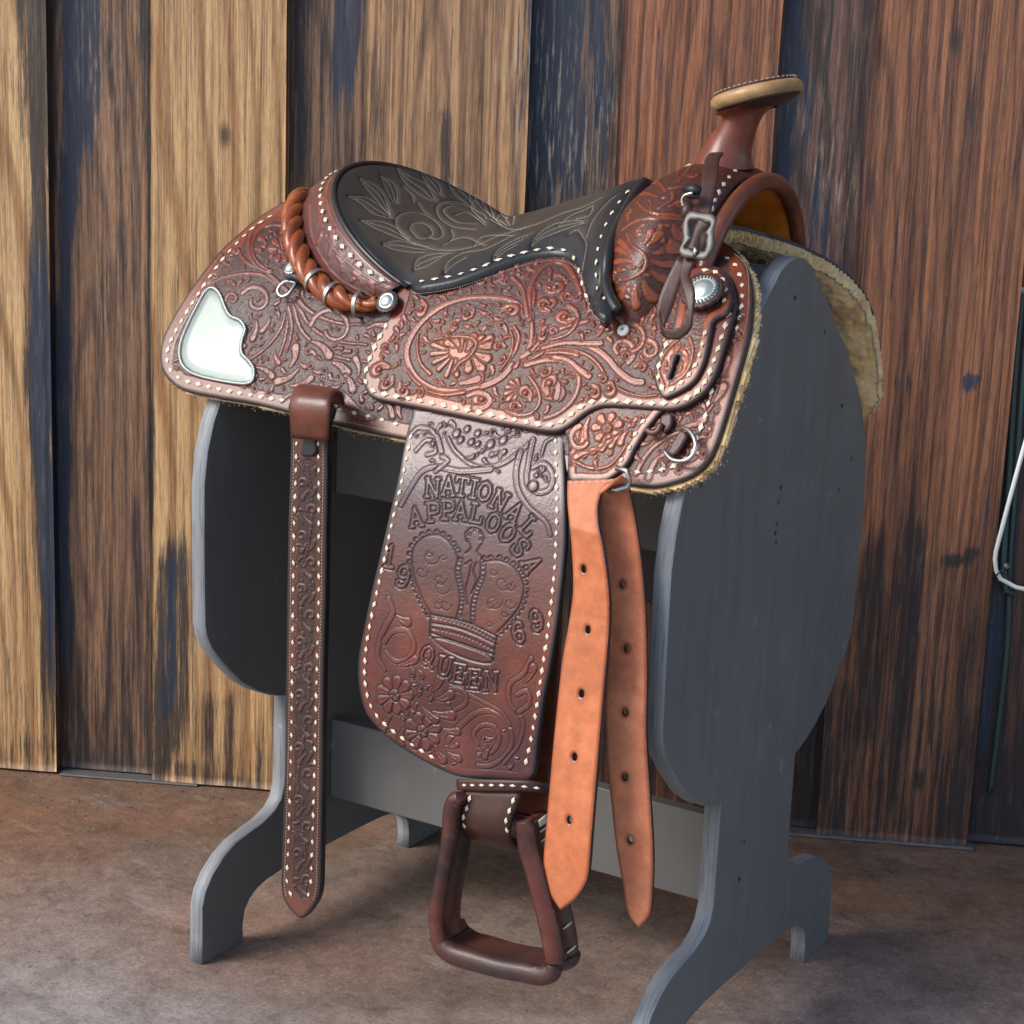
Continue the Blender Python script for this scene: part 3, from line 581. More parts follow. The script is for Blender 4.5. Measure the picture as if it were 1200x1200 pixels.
# ------------------------------------------------------------------ tooling relief
def hashn(X, Y, f, seed):
    """cheap value noise"""
    xi = X*f; yi = Y*f; x0 = np.floor(xi); y0 = np.floor(yi); fx = xi-x0; fy = yi-y0
    fx = fx*fx*(3-2*fx); fy = fy*fy*(3-2*fy)
    def r(a, b_): v = np.sin(a*127.1+b_*311.7+seed*74.7)*43758.5453; return v-np.floor(v)
    return (r(x0, y0)*(1-fx)+r(x0+1, y0)*fx)*(1-fy)+(r(x0, y0+1)*(1-fx)+r(x0+1, y0+1)*fx)*fy
PXM = .00087       # metres per photo pixel, about
class Relief:
    def __init__(s, surf, bg=-.00075, region=None, stip=.00035, seed=1):
        s.S = surf; s.el = []; s.bg = bg; s.region = region; s.stip = stip; s.seed = seed; s.dots = []; s.wk = 1.2; s.bga = 1.0; s.ga = .95
    def stroke(s, pts, w0, w1=None, h=.0007, cut=True, step=4, prof='round', raw=False):
        w1 = w0 if w1 is None else w1
        if prof == 'round' and not raw: w0, w1 = w0*s.wk, w1*s.wk
        ab = np.asarray(pts, float) if raw else s.S.inv(catmull(pts, step=step)); s.el.append(('s', ab, w0*PXM, w1*PXM, h, cut, prof))
        if not raw:
            c = catmull(pts, step=5)
            for i, q in enumerate(c): s.dots.append((q[0], q[1], w0+(w1-w0)*i/len(c)+2))
        return s
    def groove(s, pts, w=.9, d=.0006, closed=False, step=4):
        s.el.append(('g', s.S.inv(catmull(pts, closed, step=step)) if not closed else s.S.inv(np.vstack([catmull(pts, True, step=step), catmull(pts, True, step=step)[:1]])), w*PXM, w*PXM, d, False, ''))
    def leaf(s, x, y, ang, L, w, curl=.3, h=.0010):
        a = math.radians(ang); c_, s_ = math.cos(a), -math.sin(a)
        pts = [(x, y), (x+c_*L*.5-s_*curl*L*.25, y+s_*L*.5+c_*curl*L*.25), (x+c_*L, y+s_*L)]
        s.stroke(pts, w*.3, w, h, prof='leaf')
    def scroll(s, cx, cy, r0, r1, a0, a1, w0, w1, h=.0008):
        n = max(6, int(abs(a1-a0)/18)); pts = []
        for i in range(n+1):
            t_ = i/n; a = math.radians(a0+(a1-a0)*t_); r = r0+(r1-r0)*t_; pts.append((cx+r*math.cos(a), cy-r*math.sin(a)))
        s.stroke(pts, w0, w1, h)
    def blob(s, x, y, rx, ry=None, ang=0, h=.0012):
        ry = ry or rx; a = math.radians(ang); c_, s_ = math.cos(a), -math.sin(a); L = max(rx-ry, .1)
        s.stroke([(x-c_*L, y-s_*L), (x+c_*L, y+s_*L)], ry, ry, h, prof='pad')
    def flower(s, x, y, r, n=8, ang=0, sq=1.0, core=True):
        s.blob(x, y, r*1.05, h=.0002)
        for k in range(n):
            a = ang+360*k/n; c_, s_ = math.cos(math.radians(a)), -math.sin(math.radians(a))
            s.stroke([(x+c_*r*.35, y+s_*r*.35*sq), (x+c_*r*.85, y+s_*r*.85*sq)], r*.12, r*.33, .0012, prof='petal')
        if core:
            s.blob(x, y, r*.36, h=.0012)
            for k in range(5):
                a = math.radians(ang+72*k); s.groove([(x+math.cos(a)*r*.05, y-math.sin(a)*r*.05), (x+math.cos(a+.5)*r*.30, y-math.sin(a+.5)*r*.30)], .7, .0006)
    def autofill(s, poly, n, rmin, rmax, rot=None):
        """berries and tear-drop leaves in what is still empty (photo pixel polygon)"""
        poly = np.array(poly, float); lo, hi = poly.min(0), poly.max(0); rr = random.Random(s.seed)
        def inside(x, y):
            j = len(poly)-1; c = False
            for i in range(len(poly)):
                if ((poly[i, 1] > y) != (poly[j, 1] > y)) and x < (poly[j, 0]-poly[i, 0])*(y-poly[i, 1])/(poly[j, 1]-poly[i, 1])+poly[i, 0]: c = not c
                j = i
            return c
        D = list(s.dots)
        for _ in range(n):
            x, y = rr.uniform(lo[0], hi[0]), rr.uniform(lo[1], hi[1])
            if not inside(x, y): continue
            dm = min([math.hypot(x-a, y-b_)-c for a, b_, c in D] or [99])
            if dm < rmin: continue
            r = min(rmax, dm)
            if r > 2.3:
                # follow the nearest traced element
                q = min(D, key=lambda e: (x-e[0])**2+(y-e[1])**2) if D else (x+1, y, 0)
                base = math.degrees(math.atan2(-(y-q[1]), x-q[0])) if rot is None else rot(x, y)
                a = base+rr.choice([-62, 62, -35, 35, 0])+rr.uniform(-18, 18)
                c_, s_ = math.cos(math.radians(a)), -math.sin(math.radians(a)); k = rr.choice([-1, 1])
                L = r*1.45; s.stroke([(x-c_*L, y-s_*L), (x-c_*L*.3-s_*r*.35*k, y-s_*L*.3+c_*r*.35*k), (x+c_*r*.5, y+s_*r*.5)], r*.18, r*.66, .0012, prof='leaf')
                if r > 5.2: s.blob(x+c_*r*.5, y+s_*r*.5, r*.30, h=.0017)
            else: s.blob(x, y, r*.72, h=.0009)
            D.append((x, y, r))
        s.dots = D
    def eval(s, A, B, region_d=None):
        """A,B flat arrays -> height, antique amount"""
        H = np.zeros(len(A)); ant = np.zeros(len(A)); inside = np.ones(len(A), bool)
        if region_d is not None:
            inside = region_d > 0; f = np.clip(region_d/.0015, 0, 1)
        else: f = np.ones(len(A))
        st = .5*hashn(A, B, 1/.0019, s.seed)+.5*hashn(A, B, 1/.0011, s.seed+3)
        H = s.bg*f+f*s.stip*(st-.5)*2*(1 if s.bg else .3); ant = f*s.bga*(.80+.7*(.5-st)) if s.bg else ant
        for kind, P, w0, w1, h, cut, pr in s.el:
            if len(P) < 2: continue
            mx = max(w0, w1)*1.6+.0016; m_ = (A > P[:, 0].min()-mx) & (A < P[:, 0].max()+mx) & (B > P[:, 1].min()-mx) & (B < P[:, 1].max()+mx)
            idx = np.nonzero(m_)[0]
            if len(idx) == 0: continue
            d, tt = seg_dist(A[idx], B[idx], P)
            if kind == 'g':
                k = np.exp(-(d/(w0*1.15))**2); H[idx] -= h*1.35*k; ant[idx] = np.maximum(ant[idx], s.ga*k*(k > .15)); continue
            wv = w0+(w1-w0)*tt; r = d/np.maximum(wv, 1e-5); inn = r < 1
            if pr == 'round': hv = h*.55*(.15+.85*np.clip((1-r)*5, 0, 1))-.00045*np.exp(-((r-.45)/.12)**2)*(wv > 2.2*PXM)
            elif pr == 'leaf': hv = h*.6*(.2+.8*np.clip((1-r)*2.6, 0, 1))*(.55+.45*tt)-.00055*np.exp(-(r/.20)**2)*(tt < .8)+.00012*np.sin(tt*26+r*3)*(r > .3)
            elif pr == 'petal': hv = h*.75*(.15+.85*np.clip((1-r)*2.4, 0, 1))*(.35+.65*tt)-.0003*np.exp(-(r/.2)**2)
            elif pr == 'flat': hv = h*np.clip((1-r)*6, 0, 1)
            else: hv = h*(.1+.9*np.sqrt(np.clip(1-r*r, 0, 1)))
            ii = idx[inn]; H[ii] = hv[inn]; edgek = np.clip((r[inn]-.72)/.28, 0, 1)*.8
            ant[ii] = edgek if pr != 'flat' else 0
            if cut:
                dd = (d-wv); rg = (dd >= -.0001) & (dd < .0011); jj = idx[rg]
                k = np.exp(-((dd[rg]-.0003)/.0005)**2); H[jj] = np.minimum(H[jj], s.bg*.4-.0007*k+.0*H[jj]); ant[jj] = np.maximum(ant[jj], .95*k)
        return H, np.clip(ant, 0, 1)

# stamped slab letters: strokes in a 0..1 box (x right, y up)
GL = {
 'N': [[(.12, 0), (.12, 1)], [(.88, 0), (.88, 1)], [(.12, 1), (.88, 0)], [(0, 0), (.26, 0)], [(0, 1), (.2, 1)], [(.74, 1), (1, 1)]],
 'A': [[(.1, 0), (.5, 1)], [(.5, 1), (.9, 0)], [(.27, .38), (.73, .38)], [(0, 0), (.24, 0)], [(.74, 0), (1, 0)]],
 'T': [[(.5, 0), (.5, 1)], [(.05, 1), (.95, 1)], [(.05, 1), (.05, .78)], [(.95, 1), (.95, .78)], [(.3, 0), (.7, 0)]],
 'I': [[(.5, 0), (.5, 1)], [(.28, 0), (.72, 0)], [(.28, 1), (.72, 1)]],
 'O': [[(.5, 0), (.18, .15), (.06, .5), (.18, .85), (.5, 1), (.82, .85), (.94, .5), (.82, .15), (.5, 0)]],
 'L': [[(.22, 0), (.22, 1)], [(.05, 1), (.42, 1)], [(.05, 0), (.9, 0)], [(.9, 0), (.92, .28)]],
 'P': [[(.2, 0), (.2, 1)], [(.02, 0), (.42, 0)], [(.02, 1), (.6, 1), (.88, .9), (.92, .72), (.85, .52), (.6, .44), (.2, .44)]],
 'S': [[(.88, .72), (.80, .95), (.5, 1), (.2, .93), (.12, .72), (.3, .56), (.7, .45), (.88, .28), (.8, .06), (.5, 0), (.2, .05), (.1, .28)]],
 'Q': [[(.5, 0), (.18, .15), (.06, .5), (.18, .85), (.5, 1), (.82, .85), (.94, .5), (.82, .15), (.5, 0)], [(.5, .25), (.75, .05), (1.05, -.1)]],
 'U': [[(.15, 1), (.15, .3), (.3, .05), (.5, 0), (.7, .05), (.85, .3), (.85, 1)], [(0, 1), (.3, 1)], [(.7, 1), (1, 1)]],
 'E': [[(.18, 0), (.18, 1)], [(.02, 1), (.88, 1)], [(.88, 1), (.88, .78)], [(.02, 0), (.9, 0)], [(.9, 0), (.9, .24)], [(.18, .52), (.62, .52)], [(.62, .62), (.62, .42)]],
 '1': [[(.5, 0), (.5, 1)], [(.5, 1), (.2, .8)], [(.2, 0), (.8, 0)]],
 '9': [[(.85, .65), (.7, .9), (.45, 1), (.2, .88), (.12, .68), (.22, .48), (.48, .42), (.75, .5), (.85, .65)], [(.86, .7), (.86, .4), (.7, .1), (.4, 0), (.15, .08), (.12, .22)]],
 '6': [[(.15, .35), (.3, .1), (.55, 0), (.8, .12), (.88, .32), (.78, .52), (.52, .58), (.25, .5), (.15, .35)], [(.14, .3), (.14, .6), (.3, .9), (.6, 1), (.85, .92), (.88, .78)]],
}
def letter(R, ch, x, y, ang, w_, h_, th=2.0):
    """centre (x,y) px, ang = baseline direction in degrees, counter-clockwise"""
    a = math.radians(ang); ux, uy = math.cos(a), -math.sin(a); vx, vy = -math.sin(a), -math.cos(a)
    st = []
    for s_ in GL[ch]:
        st.append([(x+(px-.5)*w_*ux+(py-.5)*h_*vx, y+(px-.5)*w_*uy+(py-.5)*h_*vy) for px, py in s_])
    for s_ in st: R.el.append(('L0', R.S.inv(catmull(s_, step=4) if len(s_) > 3 else np.array(s_)), (th+1.4)*PXM, 0, 0, 0, 0))
    for s_ in st: R.el.append(('L1', R.S.inv(catmull(s_, step=4) if len(s_) > 3 else np.array(s_)), th*PXM*.8, 0, 0, 0, 0))
_ev = Relief.eval
def ev2(s, A, B, region_d=None):
    L = [e for e in s.el if e[0] in ('L0', 'L1')]; s.el = [e for e in s.el if e[0] not in ('L0', 'L1')]
    H, ant = _ev(s, A, B, region_d)
    for ph in ('L0', 'L1'):
        for e in L:
            if e[0] != ph: continue
            P, wd = e[1], e[2]; mx = wd*2
            idx = np.nonzero((A > P[:, 0].min()-mx) & (A < P[:, 0].max()+mx) & (B > P[:, 1].min()-mx) & (B < P[:, 1].max()+mx))[0]
            if len(idx) == 0: continue
            d, tt = seg_dist(A[idx], B[idx], P); m_ = d < wd; ii = idx[m_]
            if ph == 'L0': H[ii] = -.0011; ant[ii] = .95
            else: H[ii] = .0002; ant[ii] = .12
    s.el += L
    return H, ant
Relief.eval = ev2

# ------------------------------------------------------------------ leather piece from an outline on a surface
def poly_sdf(A, B, loops):
    """signed distance (+inside) and nearest outline point"""
    best = np.full(A.shape, 1e9); nx_ = np.zeros(A.shape); ny_ = np.zeros(A.shape); ins = np.zeros(A.shape, bool)
    for P in loops:
        Q = np.roll(P, -1, 0)
        for (x0, y0), (x1, y1) in zip(P, Q):
            dx, dy = x1-x0, y1-y0; l2 = dx*dx+dy*dy+1e-16
            t_ = np.clip(((A-x0)*dx+(B-y0)*dy)/l2, 0, 1); px, py = x0+t_*dx, y0+t_*dy
            d = (A-px)**2+(B-py)**2; m_ = d < best
            best = np.where(m_, d, best); nx_ = np.where(m_, px, nx_); ny_ = np.where(m_, py, ny_)
            if y1 != y0: ins ^= ((y0 > B) != (y1 > B)) & (A < (x1-x0)*(B-y0)/(y1-y0)+x0)
    d = np.sqrt(best); return np.where(ins, d, -d), nx_, ny_
def piece(name, parent, S, loops, res, thick, mat, relief=None, tool_inset=None, er=.0016, wear_sheen=None, extra_h=None, back=True):
    loops = [np.asarray(l, float) for l in loops]
    lo = np.min([l.min(0) for l in loops], 0)-res; hi = np.max([l.max(0) for l in loops], 0)+res
    a = np.arange(lo[0], hi[0]+res, res); b_ = np.arange(lo[1], hi[1]+res, res)
    A, B = np.meshgrid(a, b_, indexing='ij'); n0, n1 = A.shape
    d, qx, qy = poly_sdf(A, B, loops)
    ac = (A[:-1, :-1]+A[1:, 1:])/2; bc = (B[:-1, :-1]+B[1:, 1:])/2
    dc = (d[:-1, :-1]+d[1:, :-1]+d[:-1, 1:]+d[1:, 1:])/4
    keep = (dc > 0) & (np.minimum.reduce([d[:-1, :-1], d[1:, :-1], d[:-1, 1:], d[1:, 1:]]) > -1.0*res)
    I = np.arange(n0*n1).reshape(n0, n1)
    Fq = np.stack([I[:-1, :-1], I[1:, :-1], I[1:, 1:], I[:-1, 1:]], -1)[keep]
    used = np.zeros(n0*n1, bool); used[Fq.ravel()] = True
    # boundary edges
    E = np.concatenate([Fq[:, [0, 1]], Fq[:, [1, 2]], Fq[:, [2, 3]], Fq[:, [3, 0]]]); key = E[:, 0].astype(np.int64)*(n0*n1)+E[:, 1]; rk = E[:, 1].astype(np.int64)*(n0*n1)+E[:, 0]
    be = E[~np.isin(key, rk)]
    bv = np.unique(be)
    Af, Bf = A.ravel().copy(), B.ravel().copy(); Af[bv] = qx.ravel()[bv]; Bf[bv] = qy.ravel()[bv]
    df = np.maximum(d.ravel(), 0); df[bv] = 0
    ids = np.nonzero(used)[0]; remap = -np.ones(n0*n1, int); remap[ids] = np.arange(len(ids))
    Av, Bv, dv = Af[ids], Bf[ids], df[ids]
    H = np.zeros(len(ids)); ant = np.zeros(len(ids))
    if relief is not None:
        rd = None
        if tool_inset is not None:
            rd = (poly_sdf(Av, Bv, [tool_inset])[0]) if isinstance(tool_inset, np.ndarray) else dv-tool_inset
        H, ant = relief.eval(Av, Bv, rd); k = np.clip(dv/.004, 0, 1); H = H*k; ant = ant*k
    if extra_h is not None: H = H+extra_h(Av, Bv, dv)
    rr = np.clip(1-dv/er, 0, 1); H = H-er*.8*(1-np.sqrt(np.clip(1-rr*rr, 0, 1)))
    V = S.P(Av, Bv, H); nrm = S.normal(Av, Bv)
    if relief is not None and relief.bg: ant = np.maximum(ant, .95*np.clip((.0046-dv)/.0018, 0, 1))
    attrs = {'ant': ant, 'wear_sheen': (wear_sheen(Av, Bv, dv, V) if wear_sheen else np.zeros(len(Av)))}
    Fq = remap[Fq]; be = remap[be]; bvn = np.unique(be); inv_ = -np.ones(len(ids), int); inv_[bvn] = np.arange(len(bvn))
    # orientation towards +normal
    f0 = Fq[len(Fq)//2]; fn = np.cross(V[f0[1]]-V[f0[0]], V[f0[2]]-V[f0[0]])
    if fn@nrm[f0[0]] < 0: Fq = Fq[:, ::-1]; be = be[:, ::-1]
    o = mesh(name, V, Fq, mat, parent, True, attrs)
    # the burnished edge as its own part
    base0 = V[bvn]; nb = nrm[bvn]; k = len(bvn)
    # outward direction, for a slightly rounded edge
    ctr = V.mean(0)
    R0 = base0; R1 = base0-nb*thick*.5; R2 = base0-nb*thick
    Ve = np.vstack([R0, R1, R2]); x, y = inv_[be[:, 0]], inv_[be[:, 1]]
    Fe = np.concatenate([np.stack([y, x, x+k, y+k], 1), np.stack([y+k, x+k, x+2*k, y+2*k], 1)])
    if back:
        # underside of the leather: coarse copy
        Vb = S.P(Av, Bv, np.full(len(Av), -thick)); nB = len(Ve)
        Ve = np.vstack([Ve, Vb]); Fe = np.vstack([Fe, Fq[:, ::-1]+nB])
    mesh('plate_edge' if 'plate' in name else 'leather_edge', Ve, Fe, M['conchosilver'] if 'plate' in name else M['edge'], o, True)
    return o

# buckstitch: small pillow-shaped diamonds of white lace, one object each
def diamond_mesh():
    V = [(-1, 0, .0), (0, -.62, .0), (1, 0, .0), (0, .62, .0), (-.5, -.31, .12), (.5, -.31, .12), (.5, .31, .12), (-.5, .31, .12), (0, 0, .34), (-.55, 0, .24), (.55, 0, .24)]
    Fc = [(0, 4, 9), (0, 9, 7), (4, 1, 8), (4, 8, 9), (1, 5, 8), (5, 10, 8), (5, 2, 10), (2, 6, 10), (6, 8, 10), (6, 3, 8), (3, 7, 8), (7, 9, 8)]
    me = bpy.data.meshes.new('buckstitch'); me.from_pydata(V, [], Fc); me.update(); me.polygons.foreach_set('use_smooth', np.ones(len(me.polygons), bool)); me.materials.append(M['lace']); return me
DM = diamond_mesh(); NST = [0]
def world_off(o):
    v = np.zeros(3)
    while o is not None: v = v+np.array(o.location); o = o.parent
    return v
def buck(parent, S, pts, spacing=12.6, L=5.0, wd=1.0, h=0.0, start=.5, maxn=999, closed=False):
    pc = catmull(pts, closed, step=2); ab = S.inv(pc[::2]); ab = catmull(ab, step=.002)
    P = S.P(ab[:, 0], ab[:, 1], h); d = np.concatenate([[0], np.cumsum(np.linalg.norm(np.diff(P, axis=0), axis=1))])
    px = proj(P); dpx = np.concatenate([[0], np.cumsum(np.linalg.norm(np.diff(px, axis=0), axis=1))])
    n = min(maxn, int(dpx[-1]/spacing)); nr = S.normal(ab[:, 0], ab[:, 1]); off = world_off(parent)
    for i in range(n):
        t_ = (i+start)*dpx[-1]/max(n, 1); c = np.array([np.interp(t_, dpx, P[:, k]) for k in range(3)]); c2 = np.array([np.interp(t_+3, dpx, P[:, k]) for k in range(3)])
        c1 = np.array([np.interp(t_-3, dpx, P[:, k]) for k in range(3)])
        T = c2-c1; T /= np.linalg.norm(T)+1e-12; nn = np.array([np.interp(t_, dpx, nr[:, k]) for k in range(3)]); nn /= np.linalg.norm(nn); T -= nn*(T@nn); T /= np.linalg.norm(T)
        Bv = np.cross(nn, T); s_ = L*PXM*random.uniform(.82, 1.12); jit = random.uniform(-.28, .28); T2 = T*math.cos(jit)+Bv*math.sin(jit); B2 = np.cross(nn, T2)
        o = bpy.data.objects.new('buckstitch', DM); COL.objects.link(o); o.parent = parent
        c = c-off+nn*.0002
        o.matrix_local = Matrix(((T2[0]*s_, B2[0]*s_*wd, nn[0]*s_, c[0]), (T2[1]*s_, B2[1]*s_*wd, nn[1]*s_, c[1]), (T2[2]*s_, B2[2]*s_*wd, nn[2]*s_, c[2]), (0, 0, 0, 1)))
        NST[0] += 1
def stitchline(parent, S, plist, mat, sp=.0028, ln=.0018, r=.00045, h=0.0, name='stitching', raw=False):
    """thread: many tiny sunk dashes joined into one"""
    V = []; Fc = []
    for pts in plist:
        ab = np.asarray(pts) if raw else S.inv(catmull(pts, step=4)); ab = catmull(ab, step=.0015)
        P = S.P(ab[:, 0], ab[:, 1], h); nr = S.normal(ab[:, 0], ab[:, 1]); d = np.concatenate([[0], np.cumsum(np.linalg.norm(np.diff(P, axis=0), axis=1))])
        n = int(d[-1]/sp)
        for i in range(n):
            c0 = np.array([np.interp(i*sp, d, P[:, k]) for k in range(3)]); c1 = np.array([np.interp(i*sp+ln, d, P[:, k]) for k in range(3)]); nn = np.array([np.interp(i*sp, d, nr[:, k]) for k in range(3)])
            T = c1-c0; l = np.linalg.norm(T)
            if l < 1e-6: continue
            T /= l; Bv = np.cross(nn, T); o = len(V); mid = (c0+c1)/2
            V += [c0, mid+Bv*r, c1, mid-Bv*r, mid+nn*r*1.2]; Fc += [(o, o+3, o+4), (o+3, o+2, o+4), (o+2, o+1, o+4), (o+1, o, o+4)]
    ob = mesh(name, V, np.array(Fc), mat, parent, True); ob['kind'] = 'stuff'; return ob
def inset_path(pts, dist, closed=True):
    """shift a photo-pixel outline inwards"""
    c = catmull(pts, closed, step=4); n = np.roll(c, -1, 0)-np.roll(c, 1, 0)
    if not closed: n = np.gradient(c, axis=0)
    n /= np.linalg.norm(n, axis=1)[:, None]+1e-9; return c+np.stack([-n[:, 1], n[:, 0]], 1)*dist

# ================================================================== SKIRTS
Ssk = Surf(body, (-.66, .06), (.0, .36), flip=1)
# make sure the normal points outwards
_t = Ssk.normal(np.array([-.3]), np.array([.15]))[0]
FL = 1 if _t[2] > 0 else -1
Ssk = Surf(body, (-.66, .06), (.0, .36), flip=FL)
def noback(f): return f
skirt_px = [(345, 233), (330, 238), (320, 243), (300, 256), (280, 273), (260, 291), (240, 315), (222, 340), (205, 367), (192, 392), (187, 412), (189, 432), (200, 448), (217, 458), (255, 466), (292, 472), (335, 482), (385, 495), (422, 504), (472, 514),
            (540, 528), (620, 545), (690, 560), (740, 569), (765, 571), (790, 566), (812, 557), (828, 543), (838, 525), (846, 503), (856, 470), (867, 433), (878, 393), (882, 362), (882, 336), (878, 318), (870, 302), (858, 289), (846, 283)]
sk_ab = Ssk.inv(catmull(skirt_px, step=5))
sk_ab[:, 1] = np.clip(sk_ab[:, 1], 0, 1)
top = [(sk_ab[-1][0]-.03, .03), (sk_ab[-1][0]-.045, .0), (-.11, .0), (-.12, .10), (-.21, .145), (-.46, .145), (-.52, .08), (-.545, .0), (-.60, .0), (sk_ab[0][0]-.03, .03)]
sk_loop = np.vstack([sk_ab, top])
RS = Relief(Ssk, seed=3)
# traced stems of the rear skirt
for p in ([(338, 352), (330, 382), (314, 405), (290, 424)], [(341, 352), (336, 385), (330, 410), (318, 436)], [(343, 352), (352, 385), (376, 408), (402, 420), (432, 424)], [(346, 350), (362, 380), (390, 398), (430, 404)],
          [(335, 345), (318, 326), (292, 320), (262, 325), (238, 338)], [(336, 340), (312, 318), (288, 306), (278, 290)], [(350, 352), (365, 366), (395, 378), (425, 380)], [(338, 360), (342, 385), (336, 412)]):
    RS.stroke(p, 2.6, 1.3, .0008)
RS.scroll(322, 288, 33, 30, 40, 260, 2.2, 2.6); RS.scroll(322, 290, 27, 26, 60, 250, 1.2, 1.2); RS.flower(330, 292, 15, 9, 10)
RS.scroll(300, 352, 18, 6, 150, -190, 3.2, 2.2); RS.scroll(272, 350, 8, 3, 200, -120, 2.2, 1.6); RS.scroll(390, 385, 26, 9, 170, -160, 3.0, 2.0)
for (x, y, a, L, w_) in [(340, 430, 75, 24, 6.5), (350, 432, -150, 30, 6), (322, 412, -70, 14, 4), (366, 400, -40, 26, 6.5), (390, 425, -35, 20, 7), (404, 440, -60, 18, 6), (340, 452, 20, 26, 5.5), (300, 430, -30, 22, 5), (330, 470, 25, 22, 5), (378, 352, -30, 22, 6), (398, 352, -10, 20, 6),
                         (385, 330, 190, 18, 4), (420, 440, 100, 20, 5), (300, 375, -100, 22, 5), (316, 372, -120, 18, 4.5), (430, 385, 10, 22, 5), (280, 395, -60, 12, 4), (268, 310, 130, 16, 4.5), (450, 470, -60, 20, 5), (440, 490, 170, 22, 5), (470, 490, 100, 16, 5)]:
    RS.leaf(x, y, a, L, w_, curl=random.choice([-.5, .5]))
plate_px = [(250, 338), (258, 345), (265, 362), (271, 371), (282, 376), (288, 386), (284, 400), (284, 414), (293, 424), (298, 433), (297, 445), (288, 450), (262, 447), (235, 441), (220, 434), (212, 422), (212, 404), (220, 382), (232, 358), (242, 341)]
RS.dots += [(250+dx, 400+dy, 20) for dx in (-20, 0, 20) for dy in (-30, 0, 25)]
RS.autofill([(345, 245), (300, 268), (262, 305), (236, 345), (205, 400), (206, 432), (300, 456), (345, 462), (350, 452), (400, 458), (470, 494), (478, 400), (440, 390), (420, 372), (370, 345), (345, 300)], 2500, 2.3, 7)
# front lower skirt
RS.stroke([(745, 555), (760, 530), (785, 510), (815, 500), (838, 470)], 2.5, 1.5); RS.stroke([(760, 560), (768, 540), (785, 530), (800, 535)], 3, 2); RS.leaf(800, 500, 20, 26, 6); RS.leaf(845, 440, 70, 22, 5); RS.leaf(838, 470, 60, 20, 6); RS.scroll(860, 395, 8, 3, 0, 300, 2, 2)
RS.autofill([(740, 560), (790, 552), (825, 530), (835, 505), (850, 455), (862, 405), (866, 350), (850, 350), (846, 400), (832, 455), (800, 480), (760, 485), (742, 520)], 900, 1.8, 6.5)
tool_sk = Ssk.inv(catmull([(348, 250), (330, 254), (306, 268), (280, 289), (262, 308), (246, 330), (226, 360), (209, 392), (203, 412), (205, 428), (216, 439), (300, 457), (346, 465), (346, 452), (356, 447), (400, 458), (430, 486), (474, 497), (500, 500), (640, 528), (735, 552), (760, 556), (790, 550), (815, 540), (826, 525), (838, 488), (850, 450), (860, 405), (865, 350), (856, 318), (840, 300), (700, 300), (450, 300)], True, step=8))
def sksheen(A, B, d, V): return np.clip((-.36-A)*2.6, 0, .75)*np.clip(.6+.5*smooth_noise(A, B, 14, 16, 8), 0, 1)  # bluish-purple sky sheen painted onto the rear of the skirt
M['skirt_rear'] = leather('skirt_leather', (.150, .028, .012), (.25, .054, .018), (.030, .016, .015), rough=.28, coat=.2, wear_sheen=(.10, .036, .032), age=(.075, .024, .022))
# slot for the flank billet
slot = Ssk.inv(catmull([(388, 472), (384, 463), (392, 459), (400, 461), (402, 466), (396, 472), (392, 480), (387, 478)], True, step=3))
sk = piece('skirt', saddle, Ssk, [sk_loop, slot], .00095, .005, M['skirt_rear'], RS, tool_sk, er=.0022, wear_sheen=sksheen)
buck(sk, Ssk, [(322, 251), (300, 265), (281, 282), (262, 303), (243, 329), (228, 352), (212, 378), (200, 401), (196, 417), (199, 432), (212, 444), (232, 450), (262, 457), (300, 464), (338, 470)], 12.4, 4.8, h=.0003)
buck(sk, Ssk, [(391, 478), (415, 484), (440, 490), (472, 499)], 14.2, 5.0, h=.0003)
buck(sk, Ssk, [(846, 301), (858, 306), (866, 320), (870, 338), (868, 365), (862, 392)], 11.5, 4.6, h=.0003)
buck(sk, Ssk, [(836, 452), (831, 470), (826, 490), (820, 505), (816, 517), (812, 530), (800, 541), (778, 550), (755, 553), (740, 553)], 13.6, 4.9, h=.0003)
stitchline(sk, Ssk, [inset_path(skirt_px[1:20], 4.2, False) if False else [(x+dx, y+dy) for (x, y), (dx, dy) in zip(skirt_px[1:20], [(3, 4)]*3+[(4, 3)]*4+[(5, 0)]*4+[(3, -4)]*2+[(0, -6)]*7)],
                     [(860, 297), (872, 308), (877, 325), (877, 362), (871, 393), (861, 433), (850, 470), (840, 503), (832, 525), (822, 540), (806, 550), (785, 559), (760, 563), (742, 562)]], M['thread'], h=.0002)
stitchline(sk, Ssk, [[(346, 462), (348, 446), (352, 438), (380, 442), (417, 452), (412, 462), (404, 476), (386, 472)]], M['thread'], sp=.0034, ln=.0022, r=.0006, h=.0003)
# far side skirt: same outline mirrored
def body_far(a, u): return body(a, u, side=1)
SskF = Surf(body_far, (-.66, .06), (.0, .36), flip=-FL)
far_loop = np.array([q for q in sk_loop]); far_loop[:, 0] -= .014*np.clip((far_loop[:, 0]+.15)*9, 0, 1)*np.clip(far_loop[:, 1]/.1, 0, 1)
# the far skirt's arch, read from the photograph
fsk = piece('skirt', saddle, SskF, [far_loop], .004, .006, M['skirt_rear'])
